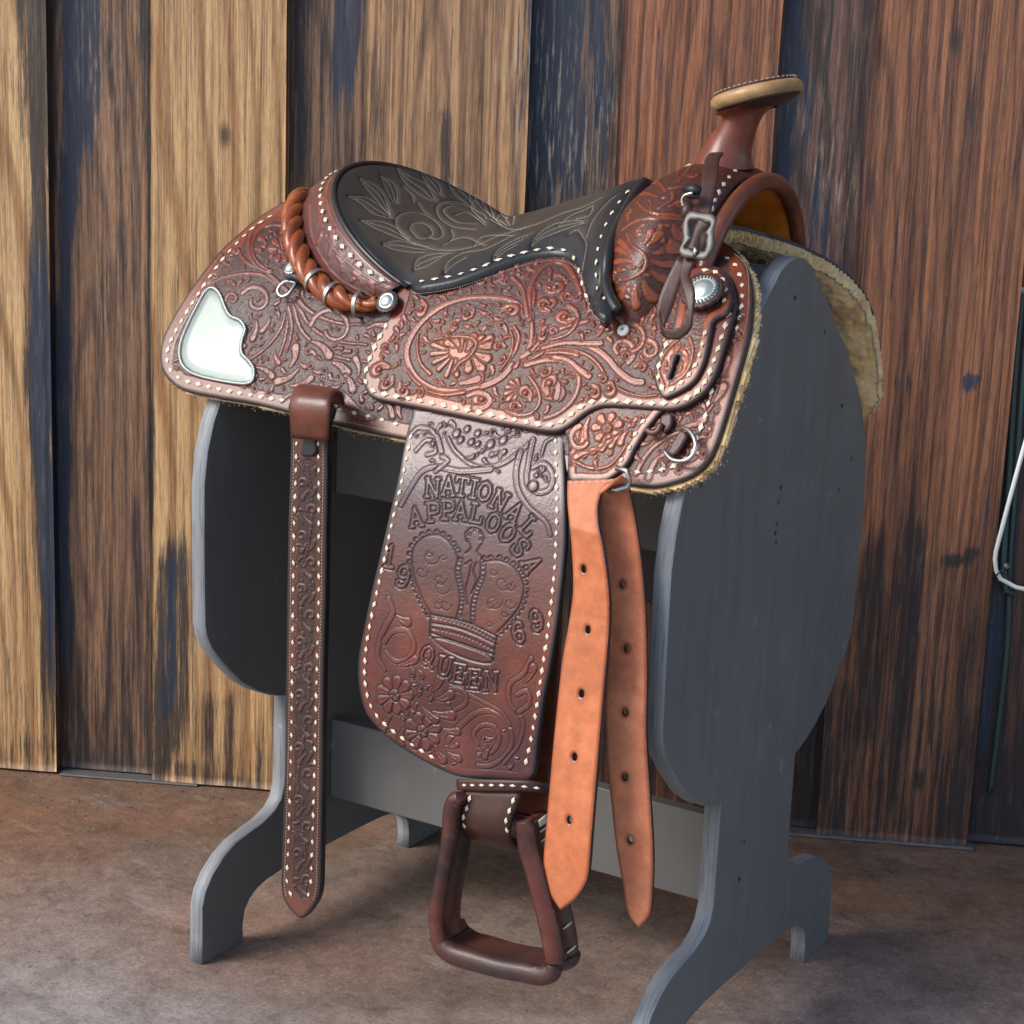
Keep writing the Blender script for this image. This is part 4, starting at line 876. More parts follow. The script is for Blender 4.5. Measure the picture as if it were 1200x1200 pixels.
# ---- sheepskin lining under both skirts
def fleece(name, S, loop, grow):
    c = loop.mean(0); lp = loop.copy()
    # grow a little past the leather along the free edges
    T = np.roll(lp, -1, 0)-np.roll(lp, 1, 0); T /= np.linalg.norm(T, axis=1)[:, None]+1e-9; nn = np.stack([T[:, 1], -T[:, 0]], 1)
    area = .5*np.sum(lp[:, 0]*np.roll(lp, -1, 0)[:, 1]-np.roll(lp, -1, 0)[:, 0]*lp[:, 1]); nn *= (1 if area > 0 else -1)
    g_ = (np.where((lp[:, 1] > .004), grow, 0)*np.where((lp[:, 0] < -.08), .25, 1))[:, None]*(1+.2*RNG.normal(size=(len(lp), 1)))
    lp = lp+nn*g_; lp[:, 1] = np.maximum(lp[:, 1], 0); return lp
def sdf_f(S, lp, res, name, parent, full=0.0, th=1.0):
    lo, hi = lp.min(0)-res, lp.max(0)+res
    A, B = np.meshgrid(np.arange(lo[0], hi[0], res), np.arange(lo[1], hi[1], res), indexing='ij'); n0, n1 = A.shape
    d, qx, qy = poly_sdf(A, B, [lp]); I = np.arange(n0*n1).reshape(n0, n1)
    dc = (d[:-1, :-1]+d[1:, 1:])/2; keep = dc > 0; Fq = np.stack([I[:-1, :-1], I[1:, :-1], I[1:, 1:], I[:-1, 1:]], -1)[keep]
    ids = np.unique(Fq); rm = -np.ones(n0*n1, int); rm[ids] = np.arange(len(ids)); Fq = rm[Fq]
    Av, Bv, dv = A.ravel()[ids], B.ravel()[ids], np.maximum(d.ravel()[ids], 0)
    curl = .35*hashn(Av, Bv, 1/.008, 4)+.35*hashn(Av, Bv, 1/.0052, 9)
    bulge = full+(1-full)*np.sqrt(np.clip(dv/.012, 0, 1))
    V1 = S.P(Av, Bv, -(.0052+(.011+.006*curl)*bulge*th)); V0 = S.P(Av, Bv, np.full(len(Av), -.0055)); nB = len(V1)
    E_ = np.concatenate([Fq[:, [0, 1]], Fq[:, [1, 2]], Fq[:, [2, 3]], Fq[:, [3, 0]]]); ky = E_[:, 0]*nB+E_[:, 1]; rk = E_[:, 1]*nB+E_[:, 0]; be = E_[~np.isin(ky, rk)]
    bu = np.unique(be); mp_ = -np.ones(nB, int); mp_[bu] = np.arange(len(bu)); K_ = 6; rows_ = [bu]; Vx = [V1, V0]; base_ = 2*nB
    rj = np.random.default_rng(5)
    for k in range(1, K_):
        f_ = k/K_; Pm = V1[bu]*(1-f_)+V0[bu]*f_; Pm = Pm+rj.normal(size=Pm.shape)*.0005+np.array([.0022*math.sin(f_*math.pi), 0, 0]); Vx.append(Pm); rows_.append(base_+np.arange(len(bu))); base_ += len(bu)
    rows_.append(bu+nB); x_, y_ = mp_[be[:, 0]], mp_[be[:, 1]]
    side_ = np.concatenate([np.stack([rows_[k][x_], rows_[k][y_], rows_[k+1][y_], rows_[k+1][x_]], 1) for k in range(K_)])
    o = mesh(name, np.vstack(Vx), np.vstack([Fq, Fq[:, ::-1]+nB, side_]), M['fleece'], parent); return o, be[:, 0], V1, S.normal(Av, Bv)
def tufts(parent, base, nrm, n, ln=.0032, seed=1):
    """short wool curls along the free edge, joined"""
    r = np.random.default_rng(seed); mb = MB(); ctr = base.mean(0)
    V = []; Fc = []
    for _ in range(n):
        i = r.integers(len(base)); p = base[i]+r.normal(size=3)*.0012-nrm[i]*abs(r.normal())*.004; d = -nrm[i]*.3+r.normal(size=3)*.7+np.array([.35, 0, -.5]); d /= np.linalg.norm(d); L = ln*r.uniform(.4, 1.1)
        s_ = np.cross(d, r.normal(size=3)); s_ /= np.linalg.norm(s_); wv = .0009; o = len(V)
        q = p+d*L*.5+s_*L*.15; e = p+d*L+r.normal(size=3)*.001
        b2 = np.cross(d, s_)*wv
        V += [p-s_*wv, p+s_*wv, p+b2, q-s_*wv, q+s_*wv, q+b2, e]; Fc += [(o, o+1, o+4, o+3), (o+1, o+2, o+5, o+4), (o+2, o, o+3, o+5), (o+3, o+4, o+6), (o+4, o+5, o+6), (o+5, o+3, o+6)]
    ob = mesh('wool_fringe', V, Fc, M['fleece'], parent); ob['kind'] = 'stuff'
lpN = fleece('f', Ssk, sk_loop, .0034); fo, be, V1, nr = sdf_f(Ssk, lpN, .0026, 'sheepskin_lining', saddle, .45)
vis = be[(V1[be][:, 2] < .79)]; tufts(fo, V1[vis], nr[vis], 350, ln=.0016)
lpF = fleece('f', SskF, far_loop, .0012); fo2, be, V1, nr = sdf_f(SskF, lpF, .0026, 'sheepskin_lining', saddle, .8, 1.35); vis = be[(V1[be][:, 2] < .79)]; vis = be; tufts(fo2, V1[vis], nr[vis], 700, ln=.0022, seed=3)

# silver corner plate
Spl = Surf(body, (-.66, .06), (.0, .36), flip=FL, h=.0008)
pl_ab = Spl.inv(catmull(plate_px, True, step=2.5))
pl = piece('corner_plate', saddle, Spl, [pl_ab], .0016, .0008, M['silver'], er=.0012, extra_h=lambda a, b_, d: .0016*np.clip(d/.01, 0, 1)**.7, back=False)
# roped rim of the plate
Pr = Spl.P(pl_ab[:, 0], pl_ab[:, 1], .0010); mb = MB()
dd = np.concatenate([[0], np.cumsum(np.linalg.norm(np.diff(np.vstack([Pr, Pr[:1]]), axis=0), axis=1))]); Pc = np.vstack([Pr, Pr[:1]]); nrp = Spl.normal(pl_ab[:, 0], pl_ab[:, 1]); nrp = np.vstack([nrp, nrp[:1]])
n = int(dd[-1]/.0026)
for i in range(n):
    t0 = i*dd[-1]/n; c = np.array([np.interp(t0, dd, Pc[:, k]) for k in range(3)]); c2 = np.array([np.interp(min(t0+.001, dd[-1]), dd, Pc[:, k]) for k in range(3)]); nn = np.array([np.interp(t0, dd, nrp[:, k]) for k in range(3)])
    T = c2-c; T /= np.linalg.norm(T)+1e-9; Bv = np.cross(nn, T); D_ = T*.8+Bv*.75; D_ /= np.linalg.norm(D_)
    mb.add(tube_vf([c-D_*.0021, c-D_*.001+nn*.0006, c+D_*.001+nn*.0006, c+D_*.0021], [.0004, .0010, .0010, .0004], 6))
ob = mb.build('roped_rim', M['conchosilver'], pl)

# ================================================================== RIGGING PIECE under the jockey
Srg = Surf(body, (-.3, .06), (.1, .40), flip=FL, h=.0042)
rg_px = [(660, 480), (665, 520), (666, 561), (680, 564), (697, 565), (712, 563), (727, 552), (737, 541), (743, 528), (750, 516), (758, 503), (770, 488), (780, 470), (720, 460)]
RR = Relief(Srg, seed=8)
RR.stroke([(665, 535), (690, 548), (715, 545), (735, 520)], 1.6, 1.4); RR.flower(712, 502, 17, 7, 20); RR.leaf(672, 495, -60, 26, 6); RR.leaf(690, 490, -100, 30, 6); RR.scroll(682, 515, 16, 7, 100, 330, 3, 2)
for k in range(6): RR.leaf(735-k*9, 505+k*5, -120-8*k, 16, 4.2)
RR.autofill([(664, 485), (668, 545), (705, 550), (725, 535), (745, 505), (755, 488)], 200, 2.4, 6)
rg = piece('rigging_leather', saddle, Srg, [Srg.inv(catmull(rg_px, True, step=4))], .0009, .004, M['skirt'], RR, .0075, er=.0018)
buck(rg, Srg, [(760, 488), (752, 496), (744, 510), (738, 524), (730, 537), (722, 545)], 14, 4.6, h=.0004)
# tab, front dee and keeper
off_ = lambda x, y, h=.008, S=Ssk: S.P(*[np.array([v]) for v in S.inv([(x, y)])[0]], h)[0]
dee = [off_(x, y, h) for x, y, h in [(803, 504, .006), (812, 508, .010), (820, 517, .013), (823, 529, .014), (817, 541, .013), (806, 545, .012), (793, 542, .010), (783, 532, .007)]]
mb = MB(); mb.add(tube_vf(catmull(dee, step=.002), .0021, 10)); mb.build('front_dee', M['steel'], saddle)
Stb = Surf(body, (-.2, .06), (.1, .40), flip=FL, h=.0085)
piece('dee_tab', saddle, Stb, [Stb.inv(catmull([(797, 503), (802, 505), (805, 510), (800, 520), (793, 530), (787, 534), (782, 530), (784, 524), (790, 513)], True, step=3))], .0012, .003, M['dark'], er=.0018)
Skt = Surf(body, (-.2, .06), (.1, .40), flip=FL, h=.0065)
piece('saddle_string', saddle, Skt, [Skt.inv(catmull([(775, 486), (786, 484), (787, 495), (783, 503), (777, 507), (773, 500), (773, 490)], True, step=3))], .0012, .003, M['dark'], er=.0018)
mb = MB(); mb.add(tube_vf(catmull([off_(x, y, .009) for x, y in [(762, 507), (768, 511), (776, 509), (780, 500)]], step=.002), .0030, 8)); mb.build('string_loop', M['billet'], saddle)

# ================================================================== FRONT JOCKEY
Sjk = Surf(body, (-.5, .06), (.02, .36), flip=FL, h=.0075)
jk_px = [(462, 350), (455, 372), (441, 394), (431, 418), (426, 440), (428, 456), (438, 467), (470, 474), (520, 484), (570, 494), (610, 501), (640, 506), (656, 505), (669, 498), (683, 487), (697, 479), (715, 476), (760, 479), (787, 480), (808, 473), (826, 459), (839, 438), (849, 408), (856, 385), (862, 362), (862, 345), (857, 327), (848, 316), (838, 311),
         (820, 312), (800, 325), (780, 338), (760, 345), (735, 345), (700, 340), (690, 290), (650, 285), (600, 292), (540, 312), (490, 322), (470, 325)]
RJ = Relief(Sjk, seed=11)
J = lambda l: [(420+.2*x, 340+.2*y) for x, y in l]; K = lambda l: [(600+.2*x, 290+.2*y) for x, y in l]
for l, a, b_ in [
    (J([(900, 440), (840, 510), (740, 560), (620, 590), (500, 590), (400, 560), (330, 500), (290, 420), (285, 340), (330, 240), (410, 150), (520, 80), (640, 45), (760, 40), (870, 50), (940, 90), (985, 150)]), 3.2, 3.0),
    (J([(870, 420), (920, 350), (940, 270), (910, 210)]), 2.2, 1.6), (J([(830, 470), (890, 380), (905, 290), (890, 240)]), 1.5, 1.3),
    (J([(350, 260), (345, 340), (365, 430), (420, 490)]), 1.2, 2.0), (J([(420, 600), (330, 530), (290, 470)]), 1.8, 1.2), (J([(620, 600), (500, 615), (400, 590)]), 1.8, 1.2),
    (J([(920, 450), (1010, 340), (1050, 260), (1080, 180)]), 2.4, 2.4), (J([(960, 440), (1010, 300), (1015, 180), (1000, 60), (960, -40)]), 2.6, 2.0), (J([(1000, 130), (1030, 40), (1015, -60)]), 2.2, 1.8),
    (K([(60, 640), (150, 590), (260, 560), (380, 560), (480, 590), (560, 650), (620, 720), (700, 780), (760, 790)]), 2.8, 3.4),
    (K([(60, 690), (200, 610), (330, 600), (440, 630), (510, 690), (560, 770), (650, 840), (760, 870), (850, 865)]), 2.0, 1.3),
    (K([(80, 690), (200, 660), (320, 670), (380, 730), (390, 810), (350, 900), (270, 970), (190, 1000)]), 2.6, 2.2),
    (K([(100, 420), (100, 280), (130, 180), (190, 110), (270, 80), (330, 110), (370, 180), (400, 260), (395, 300)]), 3.0, 2.0),
    (K([(90, 400), (75, 300), (60, 230), (0, 170)]), 2.4, 1.6), (K([(120, 600), (200, 520), (320, 460), (440, 430)]), 2.0, 2.6),
    (K([(180, 590), (300, 560), (420, 560), (520, 560)]), 2.0, 3.0),
    (K([(240, 640), (330, 660), (390, 710), (450, 755)]), 2.0, 3.2), (K([(200, 620), (300, 615), (385, 632)]), 1.5, 2.0), (K([(230, 540), (320, 510), (380, 440), (375, 370), (330, 340)]), 1.6, 2.6)]:
    RJ.stroke(l, a, b_, .0010)
# flower in the big scroll
RJ.blob(*J([(560, 360)])[0], 26, 15, -8, h=.0003)
for (x, y, a, L, w_) in [(600, 350, 95, 26, 7), (640, 350, 65, 28, 7), (670, 350, 50, 30, 6), (590, 330, 120, 22, 6), (560, 330, 150, 16, 5), (690, 330, 30, 34, 6), (700, 330, 5, 28, 6), (690, 370, -25, 26, 6.5), (680, 400, -55, 26, 6.5), (650, 400, -95, 22, 6.5), (600, 420, -120, 22, 5.5)]:
    p = J([(x, y)])[0]; RJ.leaf(p[0], p[1], a, L*.55, w_, curl=.2, h=.0013)
for (x, y, a, L) in [(520, 350, 160, 22), (520, 365, 185, 22), (525, 385, 205, 22), (535, 400, 225, 22), (550, 410, 250, 24), (570, 410, 275, 22)]:
    p = J([(x, y)])[0]; RJ.stroke([p, (p[0]+L*.8*math.cos(math.radians(a)), p[1]-L*.8*math.sin(math.radians(a)))], 2.0, 3.6, .0012, prof='petal')
RJ.stroke(J([(440, 290), (520, 275), (620, 272), (680, 290), (690, 330), (650, 390), (590, 430), (565, 470)]), 1.4, 1.6, .0012)
for x, y, r in [(870, 120, 9), (655, 130, 7), (580, 190, 6), (545, 245, 5), (830, 415, 5), (670, 515, 8), (840, 330, 6), (1100, 90, 8), (1080, 235, 7), (750, 640, 10), (1110, 470, 6), (1120, 590, 11), (1000, 620, 8), (930, 530, 4), (870, 570, 4), (845, 630, 4), (950, 680, 6), (170, 350, 5), (145, 460, 9), (180, 530, 8), (255, 570, 8), (370, 90, 8), (360, 610, 5)]:
    p = J([(x, y)])[0]; a = random.uniform(0, 360); RJ.leaf(p[0]-r*.8*math.cos(math.radians(a)), p[1]+r*.8*math.sin(math.radians(a)), a, r*1.7, r*.95, random.choice([-1, 1])); RJ.blob(p[0]+r*.5*math.cos(math.radians(a)), p[1]-r*.5*math.sin(math.radians(a)), r*.38, h=.0017)
RJ.stroke(J([(700, 520), (640, 540), (600, 545)]), 4, 2); RJ.stroke(J([(640, 620), (700, 600), (760, 620), (770, 660), (730, 690), (680, 690)]), 2.4, 3); RJ.stroke(J([(1060, 590), (1130, 520), (1170, 560), (1160, 630)]), 3, 3)
for k in range(6): p = J([(940, 600)])[0]; a = math.radians(100+25*k); RJ.leaf(p[0], p[1], 100+28*k, 15, 3.6)
RJ.stroke(J([(1000, 505), (1050, 580), (1060, 660), (1010, 720), (930, 730), (870, 700)]), 1.6, 2.0)
for x, y, r in [(200, 350, 8), (230, 230, 9), (330, 410, 9), (190, 490, 7), (330, 290, 6), (370, 290, 5), (540, 490, 10), (215, 820, 10), (90, 870, 8), (210, 720, 6), (30, 930, 6), (480, 830, 7), (560, 810, 8), (520, 760, 5), (640, 590, 7), (680, 640, 5), (700, 560, 5), (800, 640, 6), (810, 540, 6), (740, 700, 6)]:
    p = K([(x, y)])[0]; a = random.uniform(0, 360); RJ.leaf(p[0]-r*.8*math.cos(math.radians(a)), p[1]+r*.8*math.sin(math.radians(a)), a, r*1.7, r*.95, random.choice([-1, 1])); RJ.blob(p[0]+r*.5*math.cos(math.radians(a)), p[1]-r*.5*math.sin(math.radians(a)), r*.38, h=.0017)
RJ.scroll(*K([(640, 600)])[0], 17, 6, -60, 220, 2.8, 2.2); RJ.scroll(*K([(800, 600)])[0], 12, 4, 90, -200, 2.4, 2.0); RJ.scroll(*K([(240, 490)])[0], 5, 2, 0, 300, 1.5, 1.5); RJ.scroll(*K([(690, 520)])[0], 18, 15, -80, 110, 2.0, 2.4)
jk_in = [(478, 350), (470, 374), (457, 396), (447, 420), (443, 440), (446, 450), (520, 468), (570, 478), (610, 485), (640, 490), (652, 489), (664, 482), (678, 471), (695, 463), (715, 460), (760, 462), (786, 464), (800, 458), (814, 444), (828, 410), (835, 385), (843, 362), (843, 345), (835, 330), (820, 312), (790, 325), (735, 345), (700, 340), (690, 290), (650, 285), (600, 292), (540, 312), (490, 322)]
RJ.autofill(jk_in, 3500, 2.3, 6.5)
M['jockey'] = leather('jockey_leather', (.20, .032, .010), (.33, .072, .017), (.034, .016, .014), rough=.28, coat=.2, wear_sheen=(.11, .034, .028), age=(.10, .026, .018))
def jksheen(A, B, d, V): return np.clip((V[:, 0]+.22)*3.2, 0, .65)*np.clip(.7+.5*smooth_noise(A, B, 16, 18, 5), 0, 1)+.35*np.clip((.74-V[:, 2])*12, 0, 1)  # lilac sheen painted in towards the front, same tint along the lower edge
jk = piece('jockey', saddle, Sjk, [Sjk.inv(catmull(jk_px, True, step=5))], .00085, .0055, M['jockey'], RJ, Sjk.inv(catmull(jk_in, True, step=8)), er=.0022, wear_sheen=jksheen)
buck(jk, Sjk, [(456, 376), (447, 392), (438, 410), (430, 432), (429, 448), (438, 458), (462, 464), (500, 471), (545, 480), (590, 489), (625, 496), (645, 498), (658, 494), (672, 484), (686, 474), (706, 469), (740, 471), (770, 473), (795, 470), (814, 462), (828, 445), (838, 420), (846, 395), (853, 372), (857, 350), (853, 334)], 14.0, 5.4, h=.0005)
# leaf shaped swell cover under the concho
Sco = Surf(body, (-.3, .06), (.02, .36), flip=FL, h=.0125)
co_px = [(815, 312), (830, 311), (846, 318), (855, 332), (858, 350), (853, 366), (842, 372), (836, 377), (834, 388), (829, 412), (824, 428), (814, 446), (800, 457), (786, 464), (777, 466), (770, 456), (766, 440), (768, 424), (777, 403), (785, 391), (790, 370), (795, 340), (800, 322)]
RC = Relief(Sco, seed=14, bg=-.0005); RC.stroke([(778, 452), (772, 432), (782, 410), (795, 398)], 1.4, 1.2); RC.stroke([(786, 450), (804, 436), (812, 412), (808, 396)], 1.6, 1.4); RC.leaf(784, 440, 70, 22, 4.5)
RC.autofill([(780, 450), (776, 430), (795, 400), (812, 400), (808, 430)], 60, 2, 5)
slot2 = Sco.inv(catmull([(794, 416), (796.5, 417), (792, 432), (787, 444), (784.5, 443), (788, 431)], True, step=2))
co = piece('swell_cover', saddle, Sco, [Sco.inv(catmull(co_px, True, step=3)), slot2], .00085, .005, M['skirt'], RC, .009, er=.002)
buck(co, Sco, [(820, 317), (836, 318), (847, 327), (851, 345), (846, 358)], 12, 4.4, h=.0005)
buck(co, Sco, [(828, 384), (823, 405), (817, 424), (807, 440), (794, 452), (781, 458), (773, 448), (772, 432), (777, 412), (785, 397)], 13.2, 4.8, h=.0005)

# ================================================================== conchos
def concho(name, S, x, y, r, h, rope=True, squash=1.0):
    a, b_ = S.inv([(x, y)])[0]; c = S.P(np.array([a]), np.array([b_]), h)[0]; n = S.normal(np.array([a]), np.array([b_]))[0]
    up = np.array([0, 0, 1.0]); t1 = np.cross(n, up); t1 /= np.linalg.norm(t1); t2 = np.cross(n, t1)
    R = r*PXM; mb = MB()
    # scalloped leather rosette
    seg = 48; V = [c-n*.001]; 
    for hh, k in ((0, 1.0), (.0035, 1.0), (.004, .93)):
        for j in range(seg):
            th = 2*math.pi*j/seg; rr = R*1.26*k*(1+.045*math.cos(th*16)); V.append(c+n*(hh-.001)+rr*(t1*math.cos(th)+t2*math.sin(th)))
    V.append(c+n*.003); Fc = [];
    for q in range(2):
        for j in range(seg): Fc.append((1+q*seg+j, 1+q*seg+(j+1) % seg, 1+(q+1)*seg+(j+1) % seg, 1+(q+1)*seg+j))
    for j in range(seg): Fc.append((1+2*seg+j, 1+2*seg+(j+1) % seg, len(V)-1))
    ros = mesh('rosette', V, Fc, M['dark'], saddle)
    mb.add(lathe_vf([(R, .003), (R*.98, .0042), (R*.80, .0046), (R*.70, .0040), (R*.66, .0048), (R*.5, .0064), (R*.25, .0072), (R*.02, .0074)], c, n, up, 40)); co_ = mb.build(name, M['conchosilver'], ros)
    mb = MB(); k = 26 if rope else 20
    for j in range(k):
        th = 2*math.pi*j/k; d0 = t1*math.cos(th)+t2*math.sin(th); d1 = t1*math.cos(th+.16)+t2*math.sin(th+.16)
        mb.add(tube_vf([c+n*.0044+d0*R*.80, c+n*.0056+(d0+d1)*.5*R*.9, c+n*.0042+d1*R*1.0], [R*.045, R*.075, R*.05], 6))
    mb.build('roped_edge', M['silver'], ros)
    return ros
concho('concho', Sco, 826, 347, 19, .006)
concho('concho', Sjk, 458, 358, 11.5, .006)
concho('concho', Ssk, 344, 320, 9, .004)
# small white screw
a, b_ = Sjk.inv([(731, 388)])[0]; c = Sjk.P(np.array([a]), np.array([b_]), .001)[0]; n = Sjk.normal(np.array([a]), np.array([b_]))[0]
mb = MB(); mb.add(lathe_vf([(.0058, -.001), (.0060, .001), (.0052, .0024), (.0030, .0030), (.0, .0032)], c, n, (0, 0, 1), 20)); sr = mb.build('screw', M['cord'], saddle)
t1 = np.cross(n, [0, 0, 1.0]); t1 /= np.linalg.norm(t1); t2 = np.cross(n, t1); mb = MB()
for ta, tb in ((t1, t2), (t2, t1)): mb.add(box_vf(c+n*(.0031 if ta is t1 else .0032), ta, tb, n, .0020, .0003, .0003))
mb.build('screw_cross', M['rubber'], sr, False)
# rear string dee beside the braid
mb = MB(); dl = [off_(x, y, h) for x, y, h in [(350, 335, .006), (341, 335, .009), (334, 340, .010), (331, 347, .010), (335, 352, .009), (342, 350, .009), (347, 343, .008), (351, 335, .006)]]
mb.add(tube_vf(catmull(dl, step=.002), .0019, 8)); mb.build('rear_dee', M['steel'], saddle)
mb = MB(); mb.add(tube_vf(catmull([off_(x, y, h) for x, y, h in [(343, 332, .008), (350, 330, .011), (356, 333, .010), (362, 334, .006)]], step=.003), .0042, 8)); mb.build('string_knot', M['rubber'], saddle)

# ================================================================== SEAT
def tps(pts):
    P = np.array(pts, float); n = len(P); X = P[:, :2]*10; r = np.linalg.norm(X[:, None]-X[None], axis=2)
    Kt = np.where(r > 0, r*r*np.log(r+1e-12), 0)+np.eye(n)*2e-3; Q = np.hstack([np.ones((n, 1)), X]); Am = np.block([[Kt, Q], [Q.T, np.zeros((3, 3))]])
    w_ = np.linalg.solve(Am, np.concatenate([P[:, 2], np.zeros(3)]))
    def f(x, y):
        sh = np.shape(x); xx = np.ravel(x)*10; yy = np.ravel(y)*10; out = w_[n]+w_[n+1]*xx+w_[n+2]*yy
        for i in range(n):
            r_ = (xx-X[i, 0])**2+(yy-X[i, 1])**2; out = out+w_[i]*.5*r_*np.log(r_+1e-12)
        return out.reshape(sh)
    return f
def rim(th): s_ = np.sin(th); c_ = np.cos(th); return np.stack([-.352-.176*np.abs(s_)**.85, -.170*c_, .786+.108*np.abs(s_)], -1)
ctl = []
for t_ in np.linspace(0, math.pi, 17): ctl.append(rim(t_))
near = [(500, 338), (530, 332), (560, 323), (590, 311), (620, 303), (650, 299), (668, 304), (680, 320), (688, 345), (700, 366), (718, 368)]
nb_ = [Ssk.P(*[np.array([v]) for v in Ssk.inv([q])[0]], .011)[0] for q in near]
for p in nb_: ctl.append(p); ctl.append(np.array([p[0], -p[1], p[2]]))
for x, y, z in [(-.205, 0, .888), (-.168, 0, .902), (-.24, 0, .876), (-.29, 0, .858), (-.34, 0, .846), (-.39, 0, .842), (-.44, 0, .848), (-.49, 0, .866), (-.24, .07, .862), (-.30, .08, .844), (-.38, .09, .836), (-.45, .08, .850)]:
    ctl.append(np.array([x, y, z])); 
    if y: ctl.append(np.array([x, -y, z]))
sw3 = [onX(x, y, X) for x, y, X in [(722, 364, -.100), (714, 350, -.112), (709, 330, -.124), (709, 308, -.134), (714, 284, -.144), (723, 262, -.152), (735, 240, -.160), (749, 218, -.170)]]
print('swell edge', [tuple(round(float(v), 3) for v in p) for p in sw3])
for p in sw3: ctl.append(p); ctl.append(np.array([p[0], -p[1], p[2]]))
ft = tps(ctl)
def seatf(a, b_): return np.stack([a, b_, ft(a, b_)], -1)
Sse = Surf(seatf, (-.56, -.06), (-.24, .20)); _n = Sse.normal(np.array([-.3]), np.array([0.]))[0]
if _n[2] < 0: Sse = Surf(seatf, (-.56, -.06), (-.24, .20), flip=-1)
rimab = [tuple(rim(t_)[:2]) for t_ in np.linspace(math.pi, 0.0, 40)]
frontpx = [(480, 336), (492, 339), (530, 333), (560, 324), (590, 313), (620, 304), (648, 300), (664, 303), (675, 312), (681, 326), (684, 342), (690, 358), (700, 369), (709, 373), (719, 369), (722, 364)]
fab = Sse.inv(catmull(frontpx, step=5)); 
swpx = [(722, 364), (714, 350), (709, 330), (709, 308), (714, 284), (723, 262), (735, 240), (750, 219)]
sab = catmull([(p[0], p[1]) for p in sw3]+[(-.171, 0.0)], step=.006)[:-1]
mirror = lambda q: np.stack([q[:, 0], -q[:, 1]], 1)
lp = np.vstack([np.array(rimab), fab, sab, mirror(sab)[::-1], mirror(fab)[::-1]])
Sse.restrict(lp)
RQ = Relief(Sse, bg=0.0, stip=0.0, seed=21)
Z6 = lambda l: [(380+.3167*x, 180+.3167*y) for x, y in l]
quilt = [[(90, 165), (150, 170), (200, 200), (250, 245)], [(90, 165), (130, 190), (180, 230), (250, 248)], [(130, 100), (175, 120), (215, 160), (245, 235)], [(130, 100), (150, 135), (190, 180), (245, 238)],
 [(205, 90), (245, 110), (265, 150), (268, 195)], [(205, 90), (225, 140), (255, 190)], [(268, 60), (310, 90), (370, 120), (410, 182)], [(268, 60), (290, 110), (350, 160), (405, 187)],
 [(350, 55), (390, 90), (420, 120), (432, 165)], [(350, 55), (370, 110), (400, 145), (430, 165)], [(475, 90), (500, 110), (530, 150), (540, 190)], [(475, 90), (460, 120), (480, 160), (520, 190), (570, 225)],
 [(600, 145), (570, 145), (555, 175), (580, 210), (620, 240)], [(600, 145), (605, 190), (625, 235), (660, 275)], [(690, 225), (650, 225), (640, 245), (680, 275)], [(690, 225), (705, 240), (700, 272)],
 [(135, 255), (200, 258), (260, 280), (320, 325)], [(135, 255), (190, 285), (250, 310), (320, 335)], [(218, 342), (270, 330), (350, 345), (400, 355)], [(218, 345), (260, 362), (330, 372), (385, 372)],
 [(338, 435), (345, 400), (400, 380), (480, 375)], [(338, 437), (380, 425), (420, 400), (450, 380)], [(450, 448), (460, 410), (520, 375), (600, 360), (700, 310)], [(450, 448), (480, 420), (530, 390)],
 [(630, 400), (640, 370), (700, 330), (770, 305)], [(630, 402), (670, 370), (730, 335)], [(770, 350), (790, 310), (850, 270), (930, 255), (970, 260)], [(770, 350), (800, 325), (860, 300), (930, 275), (970, 262)],
 [(330, 335), (400, 360), (480, 365), (560, 350), (640, 315), (720, 290), (800, 265), (880, 230), (960, 205), (1040, 165)], [(440, 190), (520, 200), (580, 230), (640, 265), (700, 290), (760, 276)],
 [(340, 345), (290, 310), (265, 265), (280, 235), (330, 225), (390, 245), (430, 280), (440, 310), (415, 325), (385, 315)], [(345, 318), (320, 290), (325, 270), (360, 265), (395, 285), (400, 310), (370, 322), (340, 320)],
 [(560, 290), (480, 280), (430, 250), (415, 215), (430, 190), (480, 185), (540, 205)], [(570, 270), (500, 265), (455, 240), (440, 215), (470, 200)], [(480, 240), (520, 225), (560, 245), (600, 275)], [(470, 290), (480, 320), (440, 350)],
 [(560, 350), (580, 320), (640, 310), (710, 312)], [(470, 330), (520, 318), (560, 330), (600, 350)], [(870, 275), (910, 240), (970, 215), (995, 200), (985, 235), (930, 250)], [(910, 305), (940, 290), (965, 320), (975, 350), (960, 440), (955, 500)], [(975, 320), (1000, 250), (1060, 180), (1090, 160)], [(550, 180), (545, 215), (600, 265)],
 [(290, 130), (320, 160), (330, 190)], [(345, 190), (370, 225), (400, 240)]]
for i in range(0, 28, 2):
    a, b_ = catmull(quilt[i], step=8), catmull(quilt[i+1], step=8); k = np.linspace(0, 1, 9)
    ra, rb_ = [np.stack([np.interp(k, np.linspace(0, 1, len(q)), q[:, j]) for j in (0, 1)], 1) for q in (a, b_)]
    if np.linalg.norm(ra[-1]-rb_[-1]) < 90: quilt.append([tuple(q) for q in ((ra+rb_)/2)[1:]])
quilt = [Z6(q) for q in quilt]
RQ.ga = .38
for q in quilt: RQ.groove(q, 2.2, .0013)
def seatwear(A, B, d, V):
    nz = .5+.5*smooth_noise(A, B, 12, 14, 31); e = np.clip(1-d/(.020+.022*(A > -.32)), 0, 1)
    return np.clip(e*1.25+.10*nz, 0, 1)
def seat_h(A, B, d): return .0035*np.clip(d/.018, 0, 1)**.6*np.where(B < 0, np.clip((-.120-A)/.03, 0, 1), 1)
seat = piece('quilted_seat', saddle, Sse, [lp], .0014, .009, M['seat'], RQ, None, er=.005, wear_sheen=seatwear, extra_h=seat_h)
stitchline(seat, Sse, quilt, M['seatthread'], sp=.0029, ln=.0021, r=.00042, h=.0023, name='quilt_stitching')
